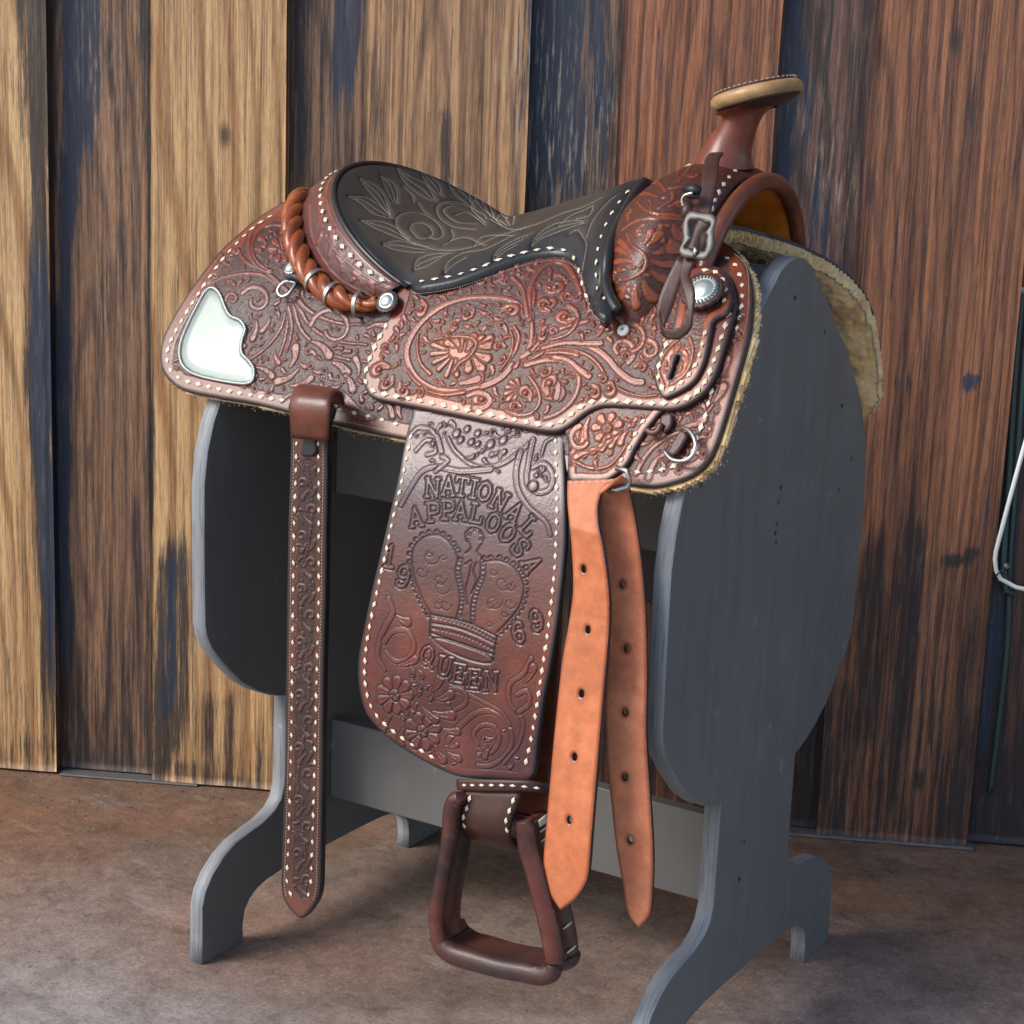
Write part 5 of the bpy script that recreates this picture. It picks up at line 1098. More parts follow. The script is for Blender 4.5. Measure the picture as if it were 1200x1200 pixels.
# black piping round the seat
pipe = [Sse.P(np.array([a]), np.array([b_]), .0)[0] for a, b_ in np.vstack([sab])]
pc_ = catmull(np.array(pipe)[::2], step=.004); mb = MB(); mb.add(tube_vf(pc_+np.array([.002, 0, .0]), .0056, 10)); mb.build('seat_piping', M['piping'], saddle)
rp = np.array([rim(t_)+np.array([-.001*math.sin(t_), -.001, .0]) for t_ in np.linspace(0.0, math.pi, 90)]); mb = MB(); mb.add(tube_vf(rp, .0030, 8)); mb.build('cantle_piping', M['piping'], saddle)
buck(seat, Sse, [(488, 333), (530, 326), (560, 317), (590, 305), (620, 297), (648, 293), (668, 298), (678, 312), (683, 330), (690, 350), (698, 361)], 15.5, 5.2, .75, h=.0026)
buck(seat, Sse, [(712, 358), (705, 345), (701, 325), (702, 300), (706, 280), (715, 258), (727, 239), (741, 222)], 15.0, 5.0, .75, h=.0026)
stitchline(seat, Sse, [[(x+1, y+4) for x, y in frontpx[:-2]]], M['seatthread'], sp=.0026, ln=.0015, r=.0005, h=-.001)

# ================================================================== CANTLE BACK, its lace and the braided roll
base_px = [(463, 352), (444, 356), (425, 353), (406, 345), (389, 333), (374, 316), (361, 296), (353, 276), (349, 256), (352, 240)]
bab = Ssk.inv(catmull(base_px, step=6)); bp = Ssk.P(bab[:, 0], bab[:, 1], .004)
bp = np.vstack([bp, [[bp[-1][0]-.022, bp[-1][1]*.45, .856]], [[bp[-1][0]-.028, 0, .862]]]); bpm = bp[:-1][::-1].copy(); bpm[:, 1] *= -1; bfull = np.vstack([bp, bpm])
bl = np.concatenate([[0], np.cumsum(np.linalg.norm(np.diff(bfull, axis=0), axis=1))]); bl /= bl[-1]
def cant(a, b_):   # a: 0..1 round the horseshoe, b: 0 rim .. 1 base (scaled by .05)
    a = np.asarray(a, float)/.55; t_ = np.asarray(b_, float)/.05
    th = np.clip(a, 0, 1)*math.pi; Rm = rim(th)+np.stack([-.002*np.sin(th), -.002*np.cos(th), 0*th-.001], -1)
    Bs = np.stack([np.interp(a, bl, bfull[:, k]) for k in range(3)], -1)
    bulge = np.sin(np.clip(t_, 0, 1)*math.pi)*.006
    outd = np.stack([-np.sin(th), -np.cos(th), .5+0*th], -1)
    return Rm+(Bs-Rm)*t_[..., None]+outd*bulge[..., None]
Sca = Surf(cant, (.004, .546), (.0, .05)); _p = Sca.normal(np.array([.1]), np.array([.025]))[0]
if _p@(CAMP-Sca.P(np.array([.1]), np.array([.025]))[0]) < 0: Sca = Surf(cant, (.004, .546), (.0, .05), flip=-1)
RCn = Relief(Sca, bg=-.0009, seed=25)
for (x, y, a, L, w_) in [(384, 300, 80, 30, 6), (400, 318, 100, 22, 5.5), (412, 330, 70, 20, 6), (425, 335, 120, 18, 5), (437, 345, 100, 14, 5), (372, 262, 80, 30, 5), (366, 290, 60, 22, 4)]: RCn.leaf(x, y, a, L, w_)
RCn.stroke([(362, 240), (364, 275), (378, 305), (400, 330), (440, 350)], 1.4, 1.2); RCn.stroke([(373, 230), (376, 262), (390, 290), (420, 318), (460, 342)], 1.2, 1.2)
M['cantle'] = leather('cantle_leather', (.16, .040, .026), (.28, .075, .034), (.07, .03, .028), rough=.24, coat=.4, age=(.13, .05, .045))
cb = piece('cantle_back', saddle, Sca, [np.array([(.004, .001), (.546, .001), (.546, .049), (.004, .049)])], .0014, .003, M['cantle'], RCn, .006, er=.0005)
thr = np.linspace(.02, .60, 40)
lacepath = [tuple(q) for q in proj(Sca.P(thr*.55, np.full(40, .0135)))]
def buckab(parent, S, AB, n, L, wd, h):
    P = S.P(AB[:, 0], AB[:, 1], h); d = np.concatenate([[0], np.cumsum(np.linalg.norm(np.diff(P, axis=0), axis=1))]); nr_ = S.normal(AB[:, 0], AB[:, 1]); off = world_off(parent)
    for i in range(n):
        t_ = (i+.5)*d[-1]/n; c = np.array([np.interp(t_, d, P[:, k]) for k in range(3)]); c2 = np.array([np.interp(t_+.002, d, P[:, k]) for k in range(3)]); nn = np.array([np.interp(t_, d, nr_[:, k]) for k in range(3)])
        nn /= np.linalg.norm(nn); T = c2-c; T -= nn*(T@nn); T /= np.linalg.norm(T)+1e-12; Bv = np.cross(nn, T); s_ = L*PXM
        o = bpy.data.objects.new('buckstitch', DM); COL.objects.link(o); o.parent = parent; c = c-off
        o.matrix_local = Matrix(((T[0]*s_, Bv[0]*s_*wd, nn[0]*s_, c[0]), (T[1]*s_, Bv[1]*s_*wd, nn[1]*s_, c[1]), (T[2]*s_, Bv[2]*s_*wd, nn[2]*s_, c[2]), (0, 0, 0, 1))); NST[0] += 1
buckab(cb, Sca, np.stack([thr*.55, np.full(40, .0125)], 1), 21, 5.2, 1.0, .0006)
stitchline(cb, Sca, [np.stack([np.linspace(.01, .35, 60), np.full(60, .005)], 1)], M['edge'], sp=.0028, ln=.0018, r=.0006, h=.0003, raw=True)
# braid: three strands twisted round the base curve
braid_px = [(448, 359), (436, 363), (420, 361), (401, 354), (384, 343), (368, 328), (357, 309), (349, 288), (346, 269), (348, 253), (355, 243)]
rab = Ssk.inv(catmull(braid_px, step=6)); bc_ = Ssk.P(rab[:, 0], rab[:, 1], .010); bc_ = np.vstack([bc_, [[bc_[-1][0]-.025, bc_[-1][1]*.5, bc_[-1][2]-.004]], [[bc_[-1][0]-.03, 0, bc_[-1][2]-.004]]])
bm = bc_[:-1][::-1].copy(); bm[:, 1] *= -1; bc_ = catmull(np.vstack([bc_, bm])[::2], step=.003)
Tn = np.gradient(bc_, axis=0); Tn /= np.linalg.norm(Tn, axis=1)[:, None]; upv = np.array([0, 0, 1.0]); n1 = upv-Tn*(Tn@upv)[:, None]; n1 /= np.linalg.norm(n1, axis=1)[:, None]; n2 = np.cross(Tn, n1)
sl_ = np.concatenate([[0], np.cumsum(np.linalg.norm(np.diff(bc_, axis=0), axis=1))]); tot = sl_[-1]
br = empty('braided_roll', tuple(bc_[0]-0), None, None); br.parent = saddle; br.location = Vector(bc_[0])-saddle.location
for k in 'label', 'category':
    if k in br: del br[k]
taper = np.clip(np.minimum(sl_, tot-sl_)/.05, .55, 1)
for s3 in range(3):
    ph = sl_/.078*2*math.pi+s3*2*math.pi/3; pth = bc_+n1*(np.cos(ph)*.0056*taper)[:, None]+n2*(np.sin(ph)*.0056*taper)[:, None]
    mb = MB(); mb.add(tube_vf(pth, .0073*taper, 12)); mb.build('braid_strand', M['braid'], br)
for t_ in (.024, .060, .092): 
    i = np.argmin(abs(sl_-t_)); c = bc_[i]; ring_ = [c+(n1[i]*math.cos(a)+n2[i]*math.sin(a))*.0134+Tn[i]*.0022*math.sin(a) for a in np.linspace(0, 2*math.pi, 24, endpoint=False)]
    mb = MB()
    for dk in (-.0014, 0, .0014): mb.add(tube_vf([p+Tn[i]*dk for p in ring_], .0011, 6, closed=True))
    mb.build('wire_wrap', M['steel'], br)

# ================================================================== SWELL, horn and gullet
ks = np.array([-.215, -.19, -.165, -.14, -.12, -.10, -.085, -.066, -.056, -.050])
kw = np.array([.085, .105, .130, .152, .168, .177, .177, .155, .132, .112]); kt = np.array([.83, .86, .888, .908, .918, .924, .925, .921, .916, .910])
def swf(a, b_):
    from_w = np.interp(a, ks, kw); t_ = np.interp(a, ks, kt); zb = .765
    ph = np.asarray(b_, float)/.17; c_, s_ = np.cos(ph), np.sin(ph)
    y = -from_w*np.sign(s_)*np.abs(s_)**.92; z = zb+(t_-zb)*np.abs(c_)**.88
    return np.stack([a+0*y, y, z], -1)
# smooth the key curves
_xs = np.linspace(ks[0], ks[-1], 80)
def _sm(v):
    q = np.interp(_xs, ks, v)
    for _ in range(12): q[1:-1] = .25*q[:-2]+.5*q[1:-1]+.25*q[2:]
    return q
kw, kt = _sm(kw), _sm(kt); ks = _xs
Ssw = Surf(swf, (-.21, -.051), (-.02, .262))
if Ssw.normal(np.array([-.1]), np.array([.08]))[0][2] < 0: Ssw = Surf(swf, (-.21, -.051), (-.02, .262), flip=-1)
RW = Relief(Ssw, bg=-.0005, stip=.0002, seed=31)
z5 = lambda l: [(700+.16667*x, 180+.16667*y) for x, y in l]
for l, a, b_ in [(z5([(200, 560), (240, 640), (310, 690), (345, 740), (330, 820), (250, 870), (180, 890)]), 1.3, 1.3), (z5([(600, 455), (480, 450), (360, 450), (250, 480), (170, 540)]), 2.6, 1.6), (z5([(600, 440), (440, 420), (330, 390), (280, 340)]), 2.0, 1.4),
                 (z5([(420, 200), (460, 240), (530, 240), (600, 225)]), 1.4, 1.4), (z5([(560, 100), (620, 70), (700, 60), (740, 80)]), 1.4, 1.2), (z5([(530, 270), (530, 320), (470, 360), (430, 380)]), 1.6, 1.4), (z5([(360, 320), (380, 350), (370, 390)]), 1.5, 1.4),
                 (z5([(130, 970), (170, 940), (215, 960), (240, 1000)]), 1.2, 1.2), (z5([(110, 1020), (160, 990), (220, 1020)]), 1.2, 1.2), (z5([(450, 500), (440, 580), (400, 610)]), 2, 1.4)]: RW.stroke(l, a, b_, .0007)
for (x, y, a, L, w_) in [(250, 740, 150, 22, 5), (250, 760, 180, 20, 5), (240, 720, 130, 22, 5), (320, 640, 60, 18, 5), (360, 640, 45, 18, 5), (400, 700, 20, 20, 6), (400, 760, -10, 20, 6), (390, 830, -30, 20, 6), (330, 900, -60, 22, 6), (270, 930, -90, 22, 6), (210, 920, -120, 18, 5), (560, 560, -100, 20, 7), (540, 500, -60, 18, 6), (480, 260, 140, 18, 5), (420, 300, 170, 18, 5), (560, 150, 70, 14, 4), (610, 150, 60, 14, 4), (500, 370, 20, 14, 4), (560, 370, 10, 12, 4)]:
    p = z5([(x, y)])[0]; RW.leaf(p[0], p[1], a, L, w_)
RW.autofill([(735, 350), (718, 330), (718, 300), (735, 250), (770, 210), (800, 200), (820, 205), (815, 250), (800, 290), (785, 325), (755, 350)], 300, 2.6, 7)
sw = piece('swell', saddle, Ssw, [np.array([(-.21, -.20), (-.052, -.20), (-.052, .262), (-.21, .262)])], .0011, .003, M['orange'], RW, .0, er=.0005)
buck(sw, Ssw, [(797, 189), (815, 183), (832, 182)], 14, 4.8, h=.0006); buck(sw, Ssw, [(846, 183), (862, 184), (874, 184), (878, 180)], 11.5, 4.4, h=.0006)
buck(sw, Ssw, [(833, 250), (836, 238), (843, 224), (851, 212), (860, 202), (870, 195), (882, 189), (895, 188)], 10.2, 4.6, 1.05, h=.0006)
# gullet roll
gth = np.linspace(-.16, math.pi+.16, 60)
gp = np.stack([-.052+.012*np.sin(np.clip(gth, 0, math.pi))-.012, -.112*np.cos(gth)*(1+.10*(1-np.sin(np.clip(gth, 0, math.pi)))), .775+.133*np.sign(np.sin(gth))*np.abs(np.sin(gth))**.82], 1)
gp[:, 0] += .012
mb = MB(); mb.add(tube_vf(gp, .0088, 14)); mb.build('gullet_roll', M['roll'], saddle)
# inside of the gullet: arched tunnel lining
def tun(a, b_):
    th = np.asarray(b_, float)/.12; return np.stack([np.asarray(a, float)+0*th, -.111*np.cos(th), .772+.133*np.abs(np.sin(th))**.82], -1)
A_, B_ = np.meshgrid(np.linspace(-.20, -.050, 12), np.linspace(0, math.pi*.12, 30), indexing='ij'); V = tun(A_, B_).reshape(-1, 3); V[:, 2] -= np.repeat(np.linspace(.05, 0, 12), 30); I = np.arange(360).reshape(12, 30)
mesh('gullet_lining', V, np.stack([I[:-1, :-1], I[1:, :-1], I[1:, 1:], I[:-1, 1:]], -1).reshape(-1, 4), M['orange2'] if 'orange2' in M else leather('gullet_leather', (.48, .13, .014), (.70, .26, .035), (.1, .03, .01), rough=.35, tool=False), saddle)
# closing wall at the back of the tunnel
V = [( -.198, -.106*math.cos(t_), .72+.128*math.sin(t_)**.82) for t_ in np.linspace(0, math.pi, 20)]+[(-.198, 0, .72)]
mesh('gullet_back', V, [(i, i+1, 20) for i in range(19)], M['dark'], saddle)
# horn
def ell(c, ax, ay, rx, ry, n=28): return [np.array(c)+np.array(ax)*rx*math.cos(t_)+np.array(ay)*ry*math.sin(t_) for t_ in np.linspace(0, 2*math.pi, n, endpoint=False)]
hx = onY(854, 181, 0); rings = []
ct_ = onY(887, 110, 0.0)      # cap centre
tilt = math.atan2(1.005-.977, .095); cx_ = np.array([math.cos(tilt), 0, math.sin(tilt)]); cy_ = np.array([0, 1.0, 0]); cn = np.array([-math.sin(tilt), 0, math.cos(tilt)])
for (x, y, rx, ry, tl) in [(848, 196, .031, .034, 0), (849, 186, .0275, .031, -.05), (851, 176, .0255, .026, -.03), (856, 164, .0235, .0225, 0), (862, 152, .0215, .021, .08), (868, 142, .020, .020, .15), (873, 134, .022, .022, .25), (880, 128, .030, .030, tilt), (884, 124, .040, .040, tilt)]:
    c = onY(x, y, 0); rings.append(ell(c, (math.cos(tl), 0, math.sin(tl)), (0, 1, 0), rx, ry))
V = np.array(rings).reshape(-1, 3); Fc = [(k*28+j, k*28+(j+1) % 28, (k+1)*28+(j+1) % 28, (k+1)*28+j) for k in range(len(rings)-1) for j in range(28)]
horn = mesh('horn', V, Fc, M['hornneck'], saddle); sm = horn.modifiers.new('s', 'SUBSURF'); sm.levels = sm.render_levels = 1
cc = onY(887, 111, 0)
mb = MB(); R0 = .0455
mb.add(lathe_vf([(R0*.86, -.0085), (R0*.97, -.006), (R0*1.03, -.001), (R0*1.01, .0035), (R0*.93, .0065)], cc, cn, (1, 0, 0), 40)); hc = mb.build('horn_cap_rim', M['raw'], horn)
mb = MB(); mb.add(lathe_vf([(.018, -.0155), (R0*.72, -.0118), (R0*.90, -.0086), (R0*.95, -.0066)], cc, cn, (1, 0, 0), 40)); mb.build('horn_cap_underside', M['dark'], horn)
mb = MB(); mb.add(lathe_vf([(R0*.93, .0060), (R0*.90, .0084), (R0*.80, .0094), (R0*.4, .0100), (0, .0104)], cc, cn, (1, 0, 0), 40)); mb.build('horn_cap_top', M['dark'], horn)
mb = MB()
for j in range(44):
    th = 2*math.pi*j/44; p = cc+cn*.0086+(cx_*math.cos(th)+cy_*math.sin(th))*R0*.9; q = cc+cn*.0090+(cx_*math.cos(th+.09)+cy_*math.sin(th+.09))*R0*.9; mb.add(tube_vf([p, (p+q)/2+cn*.0009, q], [.0003, .0005, .0003], 5))
ob = mb.build('cap_lacing', M['thread'], horn); ob['kind'] = 'stuff'

# ================================================================== FENDER with the stamped crown
fy = np.array([[.76, -.172], [.72, -.199], [.69, -.217], [.67, -.2275], [.66, -.2335], [.65, -.242], [.64, -.2495], [.60, -.267], [.55, -.281], [.48, -.292], [.42, -.296], [.34, -.297], [.26, -.294]])[::-1]
def fenf(a, b_):
    z = -np.asarray(b_, float); y = np.interp(z, fyx, fyy); a = np.asarray(a, float)
    cx = -.235+(.62-z)*.20
    return np.stack([a+0*z, y+.22*(a-cx)**2+.02*(a-cx)*np.clip((.6-z)*3, 0, 1), z], -1)
fyx = np.linspace(.24, .76, 120); fyy = np.interp(fyx, fy[:, 0], fy[:, 1])
for _ in range(14): fyy[1:-1] = .25*fyy[:-2]+.5*fyy[1:-1]+.25*fyy[2:]
Sfe = Surf(fenf, (-.36, -.02), (-.75, -.28))
if Sfe.normal(np.array([-.2]), np.array([-.5]))[0][1] > 0: Sfe = Surf(fenf, (-.36, -.02), (-.75, -.28), flip=-1)
fe_px = [(500, 472), (482, 489), (473, 522), (466, 560), (456, 602), (445, 650), (435, 692), (426, 735), (420, 767), (419, 795), (424, 825), (435, 846), (462, 871), (490, 889), (517, 903), (540, 911), (580, 914), (622, 913), (630, 870), (637, 822), (647, 770), (655, 715), (661, 660), (663, 620), (662, 550), (660, 495), (650, 470)]
RF = Relief(Sfe, bg=-.00022, stip=.00011, seed=41); RF.bga = .22
F4 = lambda l: [(400+.25*x, 470+.25*y) for x, y in l]; F5 = lambda l: [(400+.25*x, 660+.25*y) for x, y in l]; CR = lambda l: [(450+.2167*x, 540+.2167*y) for x, y in l]
# letters
for ch, x, y, a in [('N', 427, 408, -4), ('A', 502, 400, -3), ('T', 565, 402, -8), ('I', 622, 412, -10), ('O', 672, 425, -16), ('N', 742, 468, -28), ('A', 812, 522, -35), ('L', 880, 590, -44)]: letter(RF, ch, *F4([(x, y)])[0], a, 15.5, 21.5, 1.9)
for ch, x, y, a in [('A', 348, 545, 8), ('P', 430, 522, 4), ('P', 500, 512, 0), ('A', 560, 515, -4), ('L', 635, 528, -12), ('O', 712, 572, -20), ('O', 780, 620, -35), ('S', 840, 688, -50), ('A', 892, 768, -62)]: letter(RF, ch, *F4([(x, y)])[0], a, 15.5, 21.5, 1.9)
for ch, x, y, a in [('1', 228, 730, -10), ('9', 290, 825, -12)]: letter(RF, ch, *F4([(x, y)])[0], a, 16, 25, 2.0)
for ch, x, y, a in [('6', 828, 1088, 12), ('9', 915, 1030, 14)]: letter(RF, ch, *F4([(x, y)])[0], a, 15, 24, 2.0)
for ch, x, y, a in [('Q', 402, 435, -12), ('U', 485, 485, -12), ('E', 550, 520, -10), ('E', 622, 545, -6), ('N', 700, 555, -3)]: letter(RF, ch, *F5([(x, y)])[0], a, 15.5, 21.5, 1.9)
# crown
lob1 = CR([(250, 830), (200, 730), (165, 640), (150, 550), (160, 470), (210, 415), (280, 400), (340, 430), (385, 490), (400, 530)]); lob2 = CR([(540, 545), (620, 540), (690, 570), (740, 630), (755, 700), (730, 790), (670, 870), (610, 930)])
for l in (lob1, lob2):
    RF.groove(l, .9, .0008); c = catmull(l, step=6.0)
    for i in range(0, len(c)-1, 1):
        a = math.atan2(*(c[min(i+1, len(c)-1)]-c[i])[::-1]); s_ = -1 if l is lob1 else -1
        nrm_ = (math.sin(a), -math.cos(a)); o = (c[i][0]+nrm_[0]*3.0, c[i][1]+nrm_[1]*3.0)
        RF.groove([(o[0]+2.6*math.cos(t_), o[1]+2.6*math.sin(t_)) for t_ in np.linspace(a+math.pi, a+2*math.pi, 6)], .8, .0009, step=2)
for l in (CR([(400, 530), (385, 600), (400, 680), (410, 760), (390, 850)]), CR([(425, 530), (412, 600), (425, 680), (430, 760), (415, 850)]), CR([(520, 545), (520, 620), (490, 700), (470, 790), (468, 880)]), CR([(548, 550), (545, 630), (512, 710), (492, 800), (488, 880)])): RF.groove(l, .8, .0007)
for l in (CR([(412, 530), (398, 600), (412, 680), (420, 760), (402, 850)]), CR([(534, 550), (532, 625), (501, 705), (481, 795), (478, 880)]), CR([(270, 845), (380, 870), (480, 905), (600, 970)]), CR([(262, 905), (380, 930), (480, 965), (590, 1020)])):
    for q in catmull(l, step=4.2): RF.groove([(q[0]+1.2*math.cos(t_), q[1]+1.2*math.sin(t_)) for t_ in np.linspace(0, 5.2, 5)], .6, .0006, step=2)
for l in (CR([(250, 845), (248, 950)]), CR([(250, 832), (380, 858), (480, 890), (618, 955)]), CR([(255, 878), (380, 900), (480, 935), (608, 995)]), CR([(250, 930), (330, 960), (450, 1000), (590, 1050)]), CR([(610, 950), (588, 1080)]), CR([(260, 960), (330, 1020), (440, 1070), (540, 1095), (588, 1085), (540, 1040), (430, 1000), (320, 965), (262, 958)])): RF.groove(l, 1.0, .0009)
for l in (CR([(440, 500), (470, 470), (440, 420), (440, 390), (480, 360), (520, 380), (540, 420), (520, 460), (500, 490), (540, 540)]), CR([(440, 560), (470, 540), (460, 620), (440, 700), (450, 780)]), CR([(500, 550), (480, 600), (500, 650), (470, 720)])): RF.groove(l, .9, .0007)
for x, y, r in [(240, 500, 6), (250, 520, 12), (320, 520, 5), (300, 640, 9), (310, 680, 12), (330, 780, 9), (290, 780, 7), (200, 600, 9), (590, 600, 6), (640, 660, 12), (680, 680, 7), (590, 760, 12), (570, 780, 6), (680, 770, 9), (570, 880, 5), (650, 830, 5)]:
    p = CR([(x, y)])[0]; RF.groove([(p[0]+(r*.95*(1-k/12))*math.cos(k*.62), p[1]+(r*.95*(1-k/12))*math.sin(k*.62)) for k in range(11)], .55, .00028, step=2)
for x, y in [(462, 400), (490, 375), (520, 390), (525, 425), (455, 430)]: p = CR([(x, y)])[0]; RF.groove([(p[0]+1.8*math.cos(t_), p[1]+1.8*math.sin(t_)) for t_ in np.linspace(0, 6.2, 7)], .7, .0006, step=2)
# carved scrolls, top and bottom
for l, a, b_ in [(F4([(880, 200), (760, 290), (640, 310), (540, 240), (500, 170)]), 2.4, 1.6), (F4([(700, 320), (560, 330), (450, 310), (380, 330), (330, 400), (280, 490)]), 2.6, 2.2), (F4([(840, 240), (820, 330), (830, 420), (880, 500), (960, 570), (980, 630)]), 2.6, 2.0), (F4([(900, 180), (880, 280), (870, 380), (920, 430), (980, 410), (990, 340), (950, 290), (900, 310)]), 2.4, 2.2),
                 (F4([(350, 230), (400, 180), (440, 200), (440, 240), (400, 250)]), 2.0, 2.0), (F4([(470, 240), (440, 150), (370, 120), (330, 150)]), 2.4, 2.0), (F4([(940, 250), (960, 190), (1000, 170)]), 1.5, 1.5), (F4([(440, 330), (500, 280), (470, 260)]), 2, 2),
                 (F5([(500, 830), (560, 760), (640, 700), (720, 700), (780, 760), (800, 830), (770, 900), (700, 950), (640, 950)]), 3, 2.2), (F5([(600, 620), (680, 660), (750, 700), (790, 760)]), 2.2, 1.6), (F5([(890, 450), (850, 520), (790, 570), (790, 660), (850, 740), (830, 850), (760, 940)]), 2.6, 1.8), (F5([(820, 620), (870, 600), (880, 660), (830, 700)]), 2.4, 2.4),
                 (F5([(220, 170), (240, 230), (210, 290), (180, 360), (170, 440), (200, 500)]), 3.2, 2.6), (F5([(200, 370), (240, 320), (310, 320), (340, 390), (310, 450), (250, 460), (210, 420)]), 3.0, 2.4), (F5([(500, 660), (490, 610), (530, 590), (580, 610), (580, 660), (530, 690)]), 2.6, 2.2), (F5([(640, 900), (700, 890), (740, 830), (720, 770), (660, 760), (620, 800), (640, 850)]), 2.4, 2.2)]:
    RF.stroke(l, a, b_, .0009)
RF.flower(*F5([(250, 620)])[0], 20, 9, 0); RF.flower(*F5([(380, 790)])[0], 20, 8, 15)
for x, y, a, L, w_ in [(430, 600, 60, 16, 6), (450, 640, 20, 16, 6), (380, 680, -40, 20, 6), (430, 700, -10, 22, 6), (260, 250, -30, 14, 6), (270, 480, 20, 20, 5), (230, 720, -120, 20, 6), (290, 780, -100, 18, 6), (440, 860, -60, 18, 6), (480, 780, -10, 16, 5), (500, 890, -30, 14, 5), (860, 560, 60, 20, 5), (700, 860, -120, 14, 4)]:
    p = F5([(x, y)])[0]; RF.leaf(p[0], p[1], a, L, w_)
for x, y, r in [(590, 130, 4), (640, 150, 4), (560, 180, 4), (610, 190, 4), (540, 150, 5), (640, 200, 3.5), (900, 400, 6), (430, 200, 3), (700, 200, 5), (760, 180, 5)]: p = F4([(x, y)])[0]; RF.blob(p[0], p[1], r, h=.0010)
RF.autofill(F4([(360, 100), (340, 300), (420, 300), (560, 300), (700, 350), (860, 300), (980, 420), (1000, 120), (600, 110)]), 300, 2.2, 6); RF.autofill(F5([(160, 480), (150, 640), (220, 790), (380, 880), (540, 960), (560, 900), (480, 760), (440, 560), (300, 480)]), 300, 2.2, 6); RF.autofill(F5([(620, 960), (820, 960), (870, 640), (780, 680), (620, 880)]), 150, 2.2, 6)
def fesheen(A, B, d, V): return np.clip((V[:, 2]-.50)*4, 0, .6)+np.clip((.40-V[:, 2])*9, 0, .8)*np.clip((V[:, 0]+.23)*12, 0, 1)  # sky sheen painted as a purplish tint, mainly on the upper fender
M['fender'] = leather('fender_leather', (.085, .020, .015), (.175, .040, .024), (.010, .008, .010), rough=.27, wear_sheen=(.058, .032, .038), coat=.5, age=(.055, .018, .020))
fe = piece('fender', saddle, Sfe, [Sfe.inv(catmull(fe_px, True, step=5))], .00066, .005, M['fender'], RF, .0085, er=.0018, wear_sheen=fesheen)
buck(fe, Sfe, [(483, 505), (477, 535), (470, 570), (462, 603), (452, 650), (443, 690), (434, 732), (429, 765), (428, 795), (433, 822), (445, 842), (468, 862), (492, 878), (512, 890)], 13.4, 4.2, .95, h=.0004)
buck(fe, Sfe, [(651, 510), (652, 550), (653, 590), (652, 630), (650, 670), (646, 710), (641, 750), (635, 790), (629, 830), (622, 870), (615, 900)], 13.4, 4.2, .95, h=.0004)

# hobble band and wrapped stirrup leather
ribbon('hobble_strap', [onY(x, y, Y) for x, y, Y in [(536, 913, -.300), (560, 913, -.305), (600, 914, -.305), (625, 915, -.300), (648, 919, -.285)]], [onY(x, y, Y) for x, y, Y in [(537, 926, -.300), (560, 927, -.305), (600, 927, -.305), (625, 928, -.300), (648, 931, -.285)]], .004, M['dark'], saddle)
lw = []; rw = []
for (xl, yl, xr, yr_, Y) in [(545, 924, 612, 926, -.299), (541, 940, 606, 945, -.302), (535, 955, 600, 962, -.304), (535, 966, 599, 975, -.302), (540, 976, 602, 989, -.292), (552, 983, 612, 997, -.276), (566, 982, 626, 996, -.258), (575, 970, 636, 985, -.245), (578, 945, 640, 958, -.240)]:
    lw.append(onY(xl, yl, Y)); rw.append(onY(xr, yr_, Y))
sw_ = ribbon('stirrup_leather_loop', lw, rw, .0045, M['dark'], saddle)
def buck3(parent, P, n, nn, L=4.4, wd=.9):
    P = catmull(np.array(P), step=.003); d = np.concatenate([[0], np.cumsum(np.linalg.norm(np.diff(P, axis=0), axis=1))]); off = world_off(parent)
    for i in range(n):
        t_ = (i+.5)*d[-1]/n; c = np.array([np.interp(t_, d, P[:, k]) for k in range(3)]); c2 = np.array([np.interp(t_+.002, d, P[:, k]) for k in range(3)])
        v = (CAMP-c); v /= np.linalg.norm(v); T = c2-c; T /= np.linalg.norm(T)+1e-12; m_ = nn-T*(nn@T); m_ /= np.linalg.norm(m_); Bv = np.cross(m_, T); s_ = L*PXM; c = c-off+m_*.0006
        o = bpy.data.objects.new('buckstitch', DM); COL.objects.link(o); o.parent = parent
        o.matrix_local = Matrix(((T[0]*s_, Bv[0]*s_*wd, m_[0]*s_, c[0]), (T[1]*s_, Bv[1]*s_*wd, m_[1]*s_, c[1]), (T[2]*s_, Bv[2]*s_*wd, m_[2]*s_, c[2]), (0, 0, 0, 1))); NST[0] += 1
nf_ = np.array([0, -1.0, .1])
buck3(sw_, [onY(x, y, Y-.0024) for x, y, Y in [(552, 930, -.300), (548, 945, -.303), (543, 960, -.304), (546, 972, -.300)]], 4, nf_)
buck3(sw_, [onY(x, y, Y-.0024) for x, y, Y in [(604, 932, -.300), (598, 948, -.303), (593, 964, -.304), (596, 978, -.300)]], 4, nf_)
hb = [o for o in bpy.data.objects if o.name.startswith('hobble_strap')][0]
buck3(hb, [onY(x, y, Y-.0026) for x, y, Y in [(540, 920, -.300), (560, 920, -.305), (600, 920.5, -.305), (636, 924, -.296)]], 8, nf_, 4.0, .7)
# stirrup leathers going up behind the fender
ribbon('stirrup_leather', [onY(x, y, -.245) for x, y in [(578, 945), (600, 900), (612, 820), (620, 700), (625, 560)]], [onY(x, y, -.245) for x, y in [(640, 958), (648, 900), (654, 820), (660, 700), (664, 560)]], .004, M['roll'], saddle)

